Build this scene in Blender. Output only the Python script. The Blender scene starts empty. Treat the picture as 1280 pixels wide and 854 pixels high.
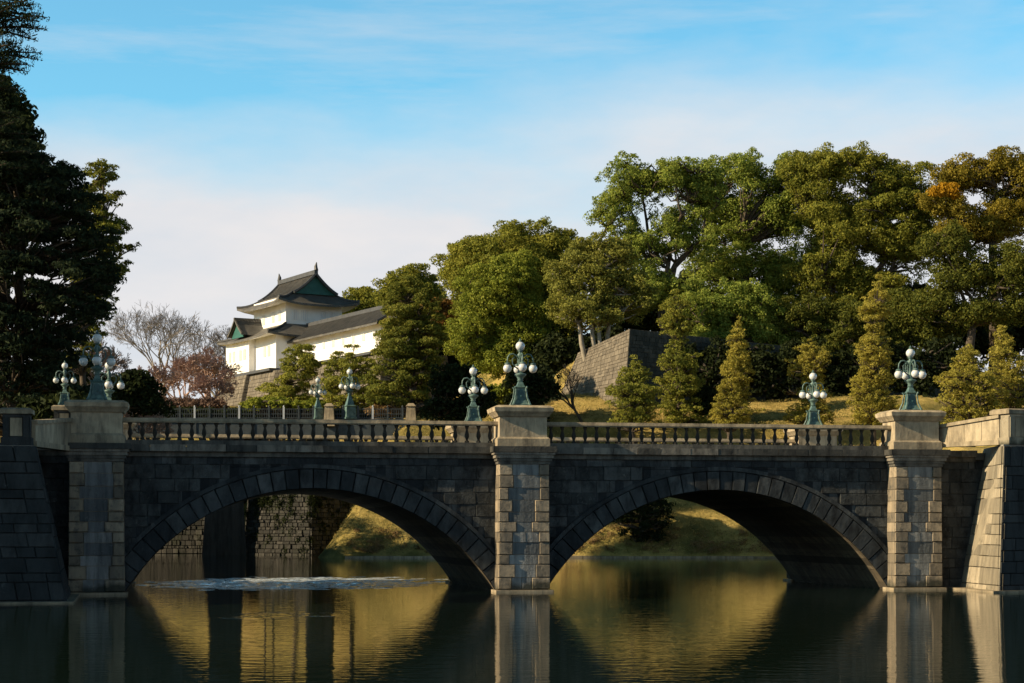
import bpy, bmesh, math, random
import numpy as np
from mathutils import Vector, Matrix

R = math.radians
scene = bpy.context.scene
col = scene.collection
random.seed(7)
rng = np.random.default_rng(11)

# ------------------------------------------------------------------ camera
F, HX, HY, EYE = 2289.0, 640.0, 660.0, 2.62      # focal length in photo pixels, horizon row, eye height
cam_d = bpy.data.cameras.new('camera')
cam = bpy.data.objects.new('camera', cam_d)
col.objects.link(cam)
cam.location = (0, 0, EYE)
cam.rotation_euler = (R(90), 0, 0)
cam_d.sensor_fit = 'HORIZONTAL'
cam_d.sensor_width = 36.0
cam_d.lens = 36.0 * F / 1280.0
cam_d.shift_y = (HY - 427.0) / 1280.0
cam_d.clip_end = 6000
scene.camera = cam

# ------------------------------------------------------------------ light, sky, exposure
SUN_EL, SUN_PHI = 27.0, 17.0                      # elevation; swing of the sun from due left towards the camera
SKY_STRENGTH, EXPOSURE = 0.099, 0.80
sd = Vector((-math.cos(R(SUN_PHI)) * math.cos(R(SUN_EL)), -math.sin(R(SUN_PHI)) * math.cos(R(SUN_EL)), math.sin(R(SUN_EL))))
sun_d = bpy.data.lights.new('sun', 'SUN')
sun_d.energy = 5.0
sun_d.angle = R(0.5)
sun_d.color = (1.0, 0.79, 0.51)
sun = bpy.data.objects.new('sun', sun_d)
sun.rotation_euler = sd.to_track_quat('Z', 'Y').to_euler()
sun.location = sd * 300
col.objects.link(sun)

world = bpy.data.worlds.new('World')
scene.world = world
world.use_nodes = True
wt = world.node_tree
wt.nodes.clear()


def nd(t, kind, **kw):
    n = t.nodes.new(kind)
    for k, v in kw.items():
        if k.startswith('i_'):
            n.inputs[k[2:].replace('_', ' ')].default_value = v
        else:
            setattr(n, k, v)
    return n


def ramp(t, stops, interp='LINEAR'):
    n = t.nodes.new('ShaderNodeValToRGB')
    n.color_ramp.interpolation = interp
    els = n.color_ramp.elements
    while len(els) < len(stops):
        els.new(0.5)
    for e, (p, c) in zip(els, stops):
        e.position = p
        e.color = (*c, 1) if len(c) == 3 else c
    return n


sky = nd(wt, 'ShaderNodeTexSky', sky_type='NISHITA', sun_disc=False)
sky.sun_elevation = R(SUN_EL)
sky.sun_rotation = R(-90 - SUN_PHI)
sky.air_density = 1.0
sky.dust_density = 0.6
sky.ozone_density = 2.0
tint = nd(wt, 'ShaderNodeMix', data_type='RGBA', blend_type='MULTIPLY')
tint.inputs[0].default_value = 1.0
tint.inputs[7].default_value = (0.68, 1.22, 1.20, 1)
wt.links.new(sky.outputs[0], tint.inputs[6])
tc = nd(wt, 'ShaderNodeTexCoord')
sep = nd(wt, 'ShaderNodeSeparateXYZ')
wt.links.new(tc.outputs['Generated'], sep.inputs[0])
mp = nd(wt, 'ShaderNodeMapping')
mp.inputs['Scale'].default_value = (3.0, 3.0, 9.0)
mp.inputs['Rotation'].default_value = (0.0, R(-14), 0.0)
wt.links.new(tc.outputs['Generated'], mp.inputs[0])
n1 = nd(wt, 'ShaderNodeTexNoise', i_Scale=0.8, i_Detail=8.0, i_Roughness=0.55)
wt.links.new(mp.outputs[0], n1.inputs['Vector'])
mp2 = nd(wt, 'ShaderNodeMapping')
mp2.inputs['Scale'].default_value = (2.0, 2.0, 16.0)
mp2.inputs['Rotation'].default_value = (0.0, R(18), 0.0)
wt.links.new(tc.outputs['Generated'], mp2.inputs[0])
n2 = nd(wt, 'ShaderNodeTexNoise', i_Scale=2.2, i_Detail=8.0, i_Roughness=0.62)
wt.links.new(mp2.outputs[0], n2.inputs['Vector'])
# a bank of thin pale cloud low over the trees, breaking up into wisps above it
elev = nd(wt, 'ShaderNodeMapRange', interpolation_type='SMOOTHSTEP')
elev.inputs[1].default_value = 0.262
elev.inputs[2].default_value = 0.150
elev.inputs[4].default_value = 1.3
wt.links.new(sep.outputs['Z'], elev.inputs[0])
adj = nd(wt, 'ShaderNodeMath', operation='MULTIPLY_ADD')
wt.links.new(n1.outputs[0], adj.inputs[0])
adj.inputs[1].default_value = 3.0
adj.inputs[2].default_value = -1.72
sm = nd(wt, 'ShaderNodeMath', operation='ADD', use_clamp=True)
wt.links.new(elev.outputs[0], sm.inputs[0])
wt.links.new(adj.outputs[0], sm.inputs[1])
wis = nd(wt, 'ShaderNodeMapRange')
wis.inputs[1].default_value = 0.50
wis.inputs[2].default_value = 0.85
wis.inputs[4].default_value = 0.55
wt.links.new(n2.outputs[0], wis.inputs[0])
mx = nd(wt, 'ShaderNodeMath', operation='MAXIMUM')
wt.links.new(sm.outputs[0], mx.inputs[0])
wt.links.new(wis.outputs[0], mx.inputs[1])
cov = nd(wt, 'ShaderNodeMath', operation='MULTIPLY')
wt.links.new(mx.outputs[0], cov.inputs[0])
cov.inputs[1].default_value = 0.97
cm = nd(wt, 'ShaderNodeMix', data_type='RGBA')
wt.links.new(cov.outputs[0], cm.inputs[0])
wt.links.new(tint.outputs[2], cm.inputs[6])
n3 = nd(wt, 'ShaderNodeTexNoise', i_Scale=2.4, i_Detail=6.0, i_Roughness=0.55)
wt.links.new(mp.outputs[0], n3.inputs['Vector'])
ctone = ramp(wt, [(0.35, (0.84, 0.87, 0.93)), (0.65, (1.0, 0.955, 0.95))])
wt.links.new(n3.outputs[0], ctone.inputs[0])
csc = nd(wt, 'ShaderNodeVectorMath', operation='SCALE')
csc.inputs['Scale'].default_value = 4.95
wt.links.new(ctone.outputs[0], csc.inputs[0])
wt.links.new(csc.outputs[0], cm.inputs[7])
zen = nd(wt, 'ShaderNodeMapRange', interpolation_type='SMOOTHSTEP')
zen.inputs[1].default_value = 0.27
zen.inputs[2].default_value = 0.55
zen.inputs[3].default_value = 1.0
zen.inputs[4].default_value = 0.20
wt.links.new(sep.outputs['Z'], zen.inputs[0])
zm = nd(wt, 'ShaderNodeMix', data_type='RGBA', blend_type='MULTIPLY')
zm.inputs[0].default_value = 1.0
wt.links.new(cm.outputs[2], zm.inputs[6])
wt.links.new(zen.outputs[0], zm.inputs[7])
bg = nd(wt, 'ShaderNodeBackground')
bg.inputs[1].default_value = SKY_STRENGTH
wt.links.new(zm.outputs[2], bg.inputs[0])
wo = nd(wt, 'ShaderNodeOutputWorld')
wt.links.new(bg.outputs[0], wo.inputs[0])

vs = scene.view_settings
scene.display_settings.display_device = 'sRGB'
vs.view_transform = 'Standard'
vs.look = 'None'
vs.gamma = 1.0
vs.exposure = EXPOSURE
vs.use_curve_mapping = False
scene.render.engine = 'CYCLES'
scene.cycles.max_bounces = 6
scene.cycles.transparent_max_bounces = 4
scene.cycles.use_denoising = True
scene.cycles.caustics_reflective = False
scene.cycles.caustics_refractive = False


# ------------------------------------------------------------------ helpers
def at(px, py, Y):
    return Vector(((px - HX) * Y / F, Y, EYE + (HY - py) * Y / F))


def gx_(px, Y):
    return (px - HX) * Y / F


def px_m(Y):
    return Y / F


class MB:
    """collects quads and tubes, then links them as ONE mesh object"""

    def __init__(self):
        self.v, self.f = [], []

    def add(self, vs_, fs_):
        o = len(self.v)
        self.v += [tuple(p) for p in vs_]
        self.f += [tuple(i + o for i in f) for f in fs_]

    def quad(self, a, b, c, d):
        self.add([a, b, c, d], [(0, 1, 2, 3)])

    def box(self, x0, x1, y0, y1, z0, z1):
        self.hexa([(x0, y0, z0), (x1, y0, z0), (x1, y1, z0), (x0, y1, z0)], [(x0, y0, z1), (x1, y0, z1), (x1, y1, z1), (x0, y1, z1)])

    def hexa(self, b, t):
        self.add(list(b) + list(t), [(3, 2, 1, 0), (4, 5, 6, 7), (0, 1, 5, 4), (1, 2, 6, 5), (2, 3, 7, 6), (3, 0, 4, 7)])

    def tube(self, pts, rads, n=6, caps=True):
        pts = [Vector(p) for p in pts]
        rings = []
        prev = None
        for i, p in enumerate(pts):
            d = (pts[min(i + 1, len(pts) - 1)] - pts[max(i - 1, 0)])
            if d.length < 1e-6:
                d = Vector((0, 0, 1))
            d.normalize()
            u = prev if prev is not None else (Vector((1, 0, 0)) if abs(d.x) < 0.9 else Vector((0, 1, 0)))
            u = u - d * u.dot(d)
            if u.length < 1e-4:
                u = d.orthogonal()
            u.normalize()
            prev = u
            w = d.cross(u)
            r = rads[i] if hasattr(rads, '__len__') else rads
            rings.append([p + u * math.cos(2 * math.pi * k / n) * r + w * math.sin(2 * math.pi * k / n) * r for k in range(n)])
        vs_ = [p for rg in rings for p in rg]
        fs_ = []
        for i in range(len(pts) - 1):
            for k in range(n):
                a, b = i * n + k, i * n + (k + 1) % n
                fs_.append((a, b, b + n, a + n))
        if caps:
            fs_.append(tuple(reversed(range(n))))
            fs_.append(tuple((len(pts) - 1) * n + k for k in range(n)))
        self.add(vs_, fs_)

    def lathe(self, prof, c=(0, 0, 0), n=16, rot=0.0, sx=1.0, sy=1.0):
        vs_, fs_ = [], []
        for (r, z) in prof:
            for k in range(n):
                a = 2 * math.pi * k / n + rot
                vs_.append((c[0] + r * math.cos(a) * sx, c[1] + r * math.sin(a) * sy, c[2] + z))
        for i in range(len(prof) - 1):
            for k in range(n):
                a, b = i * n + k, i * n + (k + 1) % n
                fs_.append((a, b, b + n, a + n))
        fs_.append(tuple(reversed(range(n))))
        fs_.append(tuple((len(prof) - 1) * n + k for k in range(n)))
        self.add(vs_, fs_)

    def blocks(self, p00, p10, p11, p01, ch, bl, gap=0.02, proud=0.05, jit=0.25, rnd=None, skew=0.0, backing=True):
        """a battered wall face p00-p10 (bottom) p01-p11 (top) laid in courses of separate stones"""
        rnd = rnd or random
        p00, p10, p11, p01 = map(Vector, (p00, p10, p11, p01))
        nrm = (p10 - p00).cross(p01 - p00).normalized()
        H = ((p01 - p00).length + (p11 - p10).length) / 2
        W = ((p10 - p00).length + (p11 - p01).length) / 2

        def P(s, t, o=0.0):
            return p00.lerp(p10, s).lerp(p01.lerp(p11, s), t) + nrm * o
        if backing:
            self.quad(P(0, 0, -0.13), P(1, 0, -0.13), P(1, 1, -0.13), P(0, 1, -0.13))
        z = 0.0
        row = 0
        while z < H - 1e-3:
            c = ch * (1 + jit * (rnd.random() - 0.5))
            z1 = z + c
            if H - z1 < ch * 0.45:
                z1 = H
            x = 0.0
            first = True
            while x < W - 1e-3:
                l = bl * (1 + 1.6 * jit * (rnd.random() - 0.5)) * (0.55 if first and row % 2 else 1.0)
                first = False
                x1 = x + l
                if W - x1 < bl * 0.4:
                    x1 = W
                s0, s1, t0, t1 = x / W, x1 / W, z / H, z1 / H
                gs, gt = gap / W, gap / H
                k = skew
                a = [P(s0 + gs * (1 + k * rnd.random()), t0 + gt * (1 + k * rnd.random())), P(s1 - gs * (1 + k * rnd.random()), t0 + gt * (1 + k * rnd.random())),
                     P(s1 - gs * (1 + k * rnd.random()), t1 - gt * (1 + k * rnd.random())), P(s0 + gs * (1 + k * rnd.random()), t1 - gt * (1 + k * rnd.random()))]
                pr = proud * (0.5 + rnd.random())
                b = []
                cen = sum(a, Vector()) / 4
                for q in a:
                    b.append(q + (cen - q) * min(0.25, 0.035 / max(0.1, (cen - q).length)) + nrm * (pr * (0.8 + 0.4 * rnd.random())))
                vs_ = a + b
                self.add(vs_, [(4, 5, 6, 7), (0, 1, 5, 4), (1, 2, 6, 5), (2, 3, 7, 6), (3, 0, 4, 7)])
                x = x1
            z = z1
            row += 1

    def build(self, name, mat, parent=None, smooth=False, loc=None):
        me = bpy.data.meshes.new(name)
        me.from_pydata(self.v, [], self.f)
        me.materials.append(mat)
        if smooth:
            me.polygons.foreach_set('use_smooth', [True] * len(me.polygons))
        me.update()
        o = bpy.data.objects.new(name, me)
        col.objects.link(o)
        if parent is not None:
            o.parent = parent
        if loc is not None:
            o.location = loc
        return o


def tag(o, label=None, cat=None, group=None, kind=None):
    if label:
        o['label'] = label
    if cat:
        o['category'] = cat
    if group:
        o['group'] = group
    if kind:
        o['kind'] = kind
    return o


def empty(name, loc, rz=0.0, label=None, cat=None, group=None):
    o = bpy.data.objects.new(name, None)
    o.empty_display_size = 0.3
    o.location = loc
    o.rotation_euler = (0, 0, rz)
    col.objects.link(o)
    return tag(o, label, cat, group)


def copy_tree(o, parent=None):
    c = o.copy()
    col.objects.link(c)
    if parent is not None:
        c.parent = parent
    for ch in list(o.children):
        copy_tree(ch, c)
    return c


# ------------------------------------------------------------------ materials
MAT = {}


def new_mat(name):
    m = bpy.data.materials.new(name)
    m.use_nodes = True
    t = m.node_tree
    b = t.nodes['Principled BSDF']
    MAT[name] = m
    return m, t, b


def L(t, a, b):
    t.links.new(a, b)


def stone_mat(name, stops, rough=0.85, island=0.6, stain=(0.02, 0.02, 0.02), stain_amt=0.5, streak=6.0, fine=9.0, bump=0.5, brick=None, moss=None, tide=0.0):
    """weathered stone: colour per stone, blotches, dark run-off streaks"""
    m, t, b = new_mat(name)
    tcn = nd(t, 'ShaderNodeTexCoord')
    geo = nd(t, 'ShaderNodeNewGeometry')
    no = nd(t, 'ShaderNodeTexNoise', i_Scale=0.9, i_Detail=8.0, i_Roughness=0.65)
    L(t, tcn.outputs['Object'], no.inputs['Vector'])
    mixf = nd(t, 'ShaderNodeMix', data_type='FLOAT')
    mixf.inputs[0].default_value = island
    L(t, no.outputs[0], mixf.inputs[2])
    L(t, geo.outputs['Random Per Island'], mixf.inputs[3])
    rp = ramp(t, stops)
    L(t, mixf.outputs[0], rp.inputs[0])
    colr = rp.outputs[0]
    hgt = None
    if brick:
        sp = nd(t, 'ShaderNodeSeparateXYZ')
        L(t, tcn.outputs['Object'], sp.inputs[0])
        cb = nd(t, 'ShaderNodeCombineXYZ')
        L(t, sp.outputs['X'], cb.inputs[0])
        L(t, sp.outputs['Z' if brick[3] == 'xz' else 'Y'], cb.inputs[1])
        bt = nd(t, 'ShaderNodeTexBrick', offset=0.5)
        bt.inputs['Scale'].default_value = 1.0
        bt.inputs['Brick Width'].default_value = brick[0]
        bt.inputs['Row Height'].default_value = brick[1]
        bt.inputs['Mortar Size'].default_value = brick[2]
        bt.inputs['Mortar Smooth'].default_value = 0.4
        bt.inputs['Color1'].default_value = (0.75, 0.75, 0.75, 1)
        bt.inputs['Color2'].default_value = (1.15, 1.15, 1.15, 1)
        bt.inputs['Mortar'].default_value = (0.6, 0.6, 0.6, 1)
        L(t, cb.outputs[0], bt.inputs['Vector'])
        mm = nd(t, 'ShaderNodeMix', data_type='RGBA', blend_type='MULTIPLY')
        mm.inputs[0].default_value = 1.0
        L(t, colr, mm.inputs[6])
        L(t, bt.outputs['Color'], mm.inputs[7])
        colr = mm.outputs[2]
        hgt = bt.outputs['Fac']
    mp_ = nd(t, 'ShaderNodeMapping')
    mp_.inputs['Scale'].default_value = (1.0, 1.0, 1.0 / streak)
    L(t, tcn.outputs['Object'], mp_.inputs[0])
    st = nd(t, 'ShaderNodeTexNoise', i_Scale=2.2, i_Detail=6.0, i_Roughness=0.7)
    L(t, mp_.outputs[0], st.inputs['Vector'])
    sr = ramp(t, [(0.42, (0, 0, 0)), (0.66, (1, 1, 1))])
    L(t, st.outputs[0], sr.inputs[0])
    sa = nd(t, 'ShaderNodeMath', operation='MULTIPLY')
    L(t, sr.outputs[0], sa.inputs[0])
    sa.inputs[1].default_value = stain_amt
    sx = nd(t, 'ShaderNodeMix', data_type='RGBA')
    L(t, sa.outputs[0], sx.inputs[0])
    L(t, colr, sx.inputs[6])
    sx.inputs[7].default_value = (*stain, 1)
    colr = sx.outputs[2]
    if moss:
        mn = nd(t, 'ShaderNodeTexNoise', i_Scale=moss[1], i_Detail=8.0, i_Roughness=0.75)
        L(t, tcn.outputs['Object'], mn.inputs['Vector'])
        mr = ramp(t, [(moss[2], (0, 0, 0)), (moss[2] + 0.12, (1, 1, 1))])
        L(t, mn.outputs[0], mr.inputs[0])
        ms = nd(t, 'ShaderNodeMix', data_type='RGBA')
        ml = nd(t, 'ShaderNodeMath', operation='MULTIPLY')
        L(t, mr.outputs[0], ml.inputs[0])
        ml.inputs[1].default_value = moss[3]
        L(t, ml.outputs[0], ms.inputs[0])
        L(t, colr, ms.inputs[6])
        ms.inputs[7].default_value = (*moss[0], 1)
        colr = ms.outputs[2]
    if tide:
        spz = nd(t, 'ShaderNodeSeparateXYZ')
        L(t, tcn.outputs['Object'], spz.inputs[0])
        tn = nd(t, 'ShaderNodeTexNoise', i_Scale=1.6, i_Detail=6.0)
        L(t, tcn.outputs['Object'], tn.inputs['Vector'])
        ta_ = nd(t, 'ShaderNodeMath', operation='MULTIPLY_ADD')
        L(t, tn.outputs[0], ta_.inputs[0])
        ta_.inputs[1].default_value = -1.3
        L(t, spz.outputs['Z'], ta_.inputs[2])
        tr_ = nd(t, 'ShaderNodeMapRange')
        tr_.inputs[1].default_value = tide - 0.65
        tr_.inputs[2].default_value = tide - 0.95
        tr_.inputs[4].default_value = 0.85
        L(t, ta_.outputs[0], tr_.inputs[0])
        tm = nd(t, 'ShaderNodeMix', data_type='RGBA')
        L(t, tr_.outputs[0], tm.inputs[0])
        L(t, colr, tm.inputs[6])
        tm.inputs[7].default_value = (0.022, 0.026, 0.018, 1)
        colr = tm.outputs[2]
    L(t, colr, b.inputs['Base Color'])
    b.inputs['Roughness'].default_value = rough
    b.inputs['Specular IOR Level'].default_value = 0.25
    fn = nd(t, 'ShaderNodeTexNoise', i_Scale=fine, i_Detail=6.0, i_Roughness=0.65)
    L(t, tcn.outputs['Object'], fn.inputs['Vector'])
    bp = nd(t, 'ShaderNodeBump')
    bp.inputs['Strength'].default_value = bump
    bp.inputs['Distance'].default_value = 0.06
    L(t, fn.outputs[0], bp.inputs['Height'])
    if hgt is not None:
        bp2 = nd(t, 'ShaderNodeBump', invert=True)
        bp2.inputs['Strength'].default_value = 0.8
        bp2.inputs['Distance'].default_value = 0.05
        L(t, hgt, bp2.inputs['Height'])
        L(t, bp.outputs[0], bp2.inputs['Normal'])
        L(t, bp2.outputs[0], b.inputs['Normal'])
    else:
        L(t, bp.outputs[0], b.inputs['Normal'])
    return m


def plain_mat(name, c1, c2, rough=0.6, scale=4.0, metal=0.0, bump=0.15, spec=0.4):
    m, t, b = new_mat(name)
    tcn = nd(t, 'ShaderNodeTexCoord')
    no = nd(t, 'ShaderNodeTexNoise', i_Scale=scale, i_Detail=7.0, i_Roughness=0.65)
    L(t, tcn.outputs['Object'], no.inputs['Vector'])
    rp = ramp(t, [(0.32, c1), (0.68, c2)])
    L(t, no.outputs[0], rp.inputs[0])
    L(t, rp.outputs[0], b.inputs['Base Color'])
    b.inputs['Roughness'].default_value = rough
    b.inputs['Metallic'].default_value = metal
    b.inputs['Specular IOR Level'].default_value = spec
    bp = nd(t, 'ShaderNodeBump')
    bp.inputs['Strength'].default_value = bump
    bp.inputs['Distance'].default_value = 0.03
    L(t, no.outputs[0], bp.inputs['Height'])
    L(t, bp.outputs[0], b.inputs['Normal'])
    return m


def leaf_mat(name, c1, c2, c3, patch=0.22, trans=0.4):
    m, t, b = new_mat(name)
    t.nodes.remove(b)
    out = t.nodes['Material Output']
    tcn = nd(t, 'ShaderNodeTexCoord')
    geo = nd(t, 'ShaderNodeNewGeometry')
    no = nd(t, 'ShaderNodeTexNoise', i_Scale=patch, i_Detail=3.0)
    L(t, tcn.outputs['Object'], no.inputs['Vector'])
    mixf = nd(t, 'ShaderNodeMix', data_type='FLOAT')
    mixf.inputs[0].default_value = 0.45
    L(t, no.outputs[0], mixf.inputs[2])
    L(t, geo.outputs['Random Per Island'], mixf.inputs[3])
    rp = ramp(t, [(0.25, c1), (0.5, c2), (0.78, c3)])
    L(t, mixf.outputs[0], rp.inputs[0])
    di = nd(t, 'ShaderNodeBsdfDiffuse')
    tr = nd(t, 'ShaderNodeBsdfTranslucent')
    L(t, rp.outputs[0], di.inputs[0])
    L(t, rp.outputs[0], tr.inputs[0])
    mx_ = nd(t, 'ShaderNodeMixShader')
    mx_.inputs[0].default_value = trans
    L(t, di.outputs[0], mx_.inputs[1])
    L(t, tr.outputs[0], mx_.inputs[2])
    gl = nd(t, 'ShaderNodeBsdfGlossy')
    gl.inputs['Roughness'].default_value = 0.55
    gl.inputs[0].default_value = (0.7, 0.75, 0.6, 1)
    m2 = nd(t, 'ShaderNodeMixShader')
    m2.inputs[0].default_value = 0.006
    L(t, mx_.outputs[0], m2.inputs[1])
    L(t, gl.outputs[0], m2.inputs[2])
    L(t, m2.outputs[0], out.inputs[0])
    return m


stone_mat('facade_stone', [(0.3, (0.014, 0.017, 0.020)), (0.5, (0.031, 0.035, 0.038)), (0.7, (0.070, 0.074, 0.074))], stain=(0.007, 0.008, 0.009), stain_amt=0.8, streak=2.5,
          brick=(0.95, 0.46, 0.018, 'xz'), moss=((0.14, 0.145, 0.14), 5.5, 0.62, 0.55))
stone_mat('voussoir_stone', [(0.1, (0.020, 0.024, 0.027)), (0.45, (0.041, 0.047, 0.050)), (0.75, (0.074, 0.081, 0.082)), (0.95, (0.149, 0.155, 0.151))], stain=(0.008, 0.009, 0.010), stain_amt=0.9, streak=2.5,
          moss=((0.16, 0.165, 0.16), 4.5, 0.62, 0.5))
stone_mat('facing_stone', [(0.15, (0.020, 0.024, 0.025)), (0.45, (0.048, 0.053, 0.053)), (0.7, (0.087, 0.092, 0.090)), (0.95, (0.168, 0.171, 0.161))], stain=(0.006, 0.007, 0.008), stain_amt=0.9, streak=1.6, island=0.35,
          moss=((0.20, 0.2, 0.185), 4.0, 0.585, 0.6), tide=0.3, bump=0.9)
stone_mat('vault_stone', [(0.2, (0.06, 0.05, 0.036)), (0.5, (0.115, 0.095, 0.066)), (0.8, (0.19, 0.155, 0.105))], stain_amt=0.6, brick=(1.1, 0.5, 0.02, 'xy'))
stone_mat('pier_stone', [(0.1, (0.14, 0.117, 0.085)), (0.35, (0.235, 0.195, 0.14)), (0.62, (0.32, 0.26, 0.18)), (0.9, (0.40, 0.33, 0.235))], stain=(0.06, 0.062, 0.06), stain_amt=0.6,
          island=0.7, moss=((0.04, 0.045, 0.045), 2.2, 0.52, 0.75), tide=0.45)
stone_mat('panel_stone', [(0.1, (0.069, 0.074, 0.074)), (0.4, (0.172, 0.184, 0.184)), (0.7, (0.276, 0.282, 0.270)), (0.9, (0.437, 0.425, 0.391))], stain=(0.03, 0.035, 0.04), stain_amt=0.8,
          island=0.6, streak=9.0, moss=((0.36, 0.38, 0.38), 3.2, 0.6, 0.6), tide=0.45)
stone_mat('trim_stone', [(0.25, (0.17, 0.145, 0.10)), (0.5, (0.32, 0.265, 0.18)), (0.75, (0.48, 0.40, 0.275))], stain=(0.05, 0.045, 0.036), stain_amt=0.7, streak=4.0, bump=0.3, island=0.35)
stone_mat('cornice_stone', [(0.25, (0.045, 0.045, 0.04)), (0.5, (0.10, 0.097, 0.085)), (0.75, (0.22, 0.20, 0.165))], stain=(0.015, 0.016, 0.016), stain_amt=0.85, streak=3.0, bump=0.4)
stone_mat('baluster_stone', [(0.25, (0.014, 0.013, 0.011)), (0.5, (0.03, 0.027, 0.022)), (0.75, (0.10, 0.087, 0.066))], stain=(0.012, 0.012, 0.011), stain_amt=0.7, streak=4.0, bump=0.3)
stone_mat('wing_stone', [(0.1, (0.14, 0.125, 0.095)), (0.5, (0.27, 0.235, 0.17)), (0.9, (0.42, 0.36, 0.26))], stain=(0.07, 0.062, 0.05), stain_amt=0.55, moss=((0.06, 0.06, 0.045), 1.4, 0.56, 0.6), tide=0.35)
stone_mat('shaded_wing_stone', [(0.1, (0.019, 0.022, 0.023)), (0.5, (0.031, 0.035, 0.036)), (0.9, (0.058, 0.061, 0.060))], stain=(0.009, 0.010, 0.010), stain_amt=0.8, moss=((0.16, 0.17, 0.165), 1.6, 0.63, 0.5))  # dark copy of the wing stone for unlit faces; their shade is in the colour
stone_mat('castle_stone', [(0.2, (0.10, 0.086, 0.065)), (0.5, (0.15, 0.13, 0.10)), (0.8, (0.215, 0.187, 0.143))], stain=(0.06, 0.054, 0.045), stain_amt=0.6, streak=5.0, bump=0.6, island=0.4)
stone_mat('shaded_castle_stone', [(0.2, (0.03, 0.034, 0.03)), (0.5, (0.05, 0.054, 0.046)), (0.8, (0.085, 0.085, 0.072))], stain=(0.018, 0.022, 0.018), stain_amt=0.7, streak=5.0, bump=0.6, island=0.4)  # castle stone darkened for the right-facing wall runs, their shade painted into the colour
plain_mat('castle_shutter', (0.6, 0.61, 0.62), (0.68, 0.69, 0.70), rough=0.7)
stone_mat('moat_stone', [(0.1, (0.018, 0.018, 0.016)), (0.5, (0.036, 0.035, 0.031)), (0.9, (0.085, 0.08, 0.07))], stain=(0.025, 0.026, 0.023), stain_amt=0.75, island=0.55, moss=((0.03, 0.035, 0.02), 0.7, 0.52, 0.7), bump=0.6)
plain_mat('road_gravel', (0.2, 0.185, 0.155), (0.3, 0.28, 0.24), rough=0.95, scale=3.0)
plain_mat('plaster', (0.70, 0.69, 0.66), (0.84, 0.83, 0.80), rough=0.8, scale=0.6, bump=0.05)
plain_mat('shutter', (0.3, 0.33, 0.36), (0.42, 0.45, 0.48), rough=0.7)
plain_mat('green_copper', (0.012, 0.075, 0.062), (0.025, 0.12, 0.10), rough=0.55, scale=2.0)
plain_mat('verdigris', (0.014, 0.042, 0.040), (0.125, 0.205, 0.185), rough=0.5, scale=5.0, bump=0.25)
plain_mat('dark_bronze', (0.008, 0.04, 0.045), (0.03, 0.09, 0.09), rough=0.45, scale=5.0)
plain_mat('iron_paint', (0.018, 0.026, 0.03), (0.04, 0.05, 0.055), rough=0.5, scale=3.0)
plain_mat('ridge_tile', (0.035, 0.038, 0.042), (0.07, 0.072, 0.075), rough=0.6, scale=2.0)
plain_mat('bark', (0.035, 0.028, 0.02), (0.09, 0.07, 0.05), rough=0.95, scale=3.0, bump=0.6)
plain_mat('pale_bark', (0.17, 0.15, 0.115), (0.34, 0.31, 0.25), rough=0.95, scale=2.0, bump=0.5)
plain_mat('twig_grey', (0.20, 0.18, 0.17), (0.34, 0.31, 0.29), rough=0.95, scale=1.0)
plain_mat('twig_red', (0.26, 0.165, 0.13), (0.42, 0.29, 0.24), rough=0.95, scale=1.0)
plain_mat('twig_brown', (0.15, 0.11, 0.085), (0.27, 0.20, 0.16), rough=0.95, scale=1.0)

# frosted white glass of the lamp globes (unlit by day)
m, t, b = new_mat('opal_glass')
b.inputs['Base Color'].default_value = (0.74, 0.77, 0.77, 1)
b.inputs['Roughness'].default_value = 0.16
b.inputs['Transmission Weight'].default_value = 0.25
b.inputs['Coat Weight'].default_value = 0.5
b.inputs['Subsurface Weight'].default_value = 0.15
b.inputs['Subsurface Radius'].default_value = (0.05, 0.05, 0.05)

# roof tiles: ribs running down the slope
m, t, b = new_mat('roof_tile')
tcn = nd(t, 'ShaderNodeTexCoord')
wv = nd(t, 'ShaderNodeTexWave', wave_type='BANDS', bands_direction='DIAGONAL')
wv.inputs['Scale'].default_value = 1.5
wv.inputs['Distortion'].default_value = 0.3
L(t, tcn.outputs['Object'], wv.inputs['Vector'])
no = nd(t, 'ShaderNodeTexNoise', i_Scale=0.8, i_Detail=8.0, i_Roughness=0.7)
L(t, tcn.outputs['Object'], no.inputs['Vector'])
rp = ramp(t, [(0.3, (0.055, 0.053, 0.048)), (0.55, (0.105, 0.098, 0.085)), (0.75, (0.18, 0.165, 0.14))])
L(t, no.outputs[0], rp.inputs[0])
L(t, rp.outputs[0], b.inputs['Base Color'])
b.inputs['Roughness'].default_value = 0.6
bp = nd(t, 'ShaderNodeBump')
bp.inputs['Strength'].default_value = 0.5
bp.inputs['Distance'].default_value = 0.12
L(t, wv.outputs[0], bp.inputs['Height'])
L(t, bp.outputs[0], b.inputs['Normal'])

# winter lawn
m, t, b = new_mat('lawn')
tcn = nd(t, 'ShaderNodeTexCoord')
no = nd(t, 'ShaderNodeTexNoise', i_Scale=0.16, i_Detail=9.0, i_Roughness=0.68)
L(t, tcn.outputs['Object'], no.inputs['Vector'])
rp = ramp(t, [(0.3, (0.05, 0.055, 0.018)), (0.44, (0.20, 0.165, 0.05)), (0.56, (0.42, 0.32, 0.105)), (0.75, (0.27, 0.18, 0.075))])
L(t, no.outputs[0], rp.inputs[0])
L(t, rp.outputs[0], b.inputs['Base Color'])
b.inputs['Roughness'].default_value = 0.95
b.inputs['Specular IOR Level'].default_value = 0.1
fn = nd(t, 'ShaderNodeTexNoise', i_Scale=5.0, i_Detail=6.0, i_Roughness=0.75)
L(t, tcn.outputs['Object'], fn.inputs['Vector'])
bp = nd(t, 'ShaderNodeBump')
bp.inputs['Strength'].default_value = 0.9
bp.inputs['Distance'].default_value = 0.25
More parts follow.
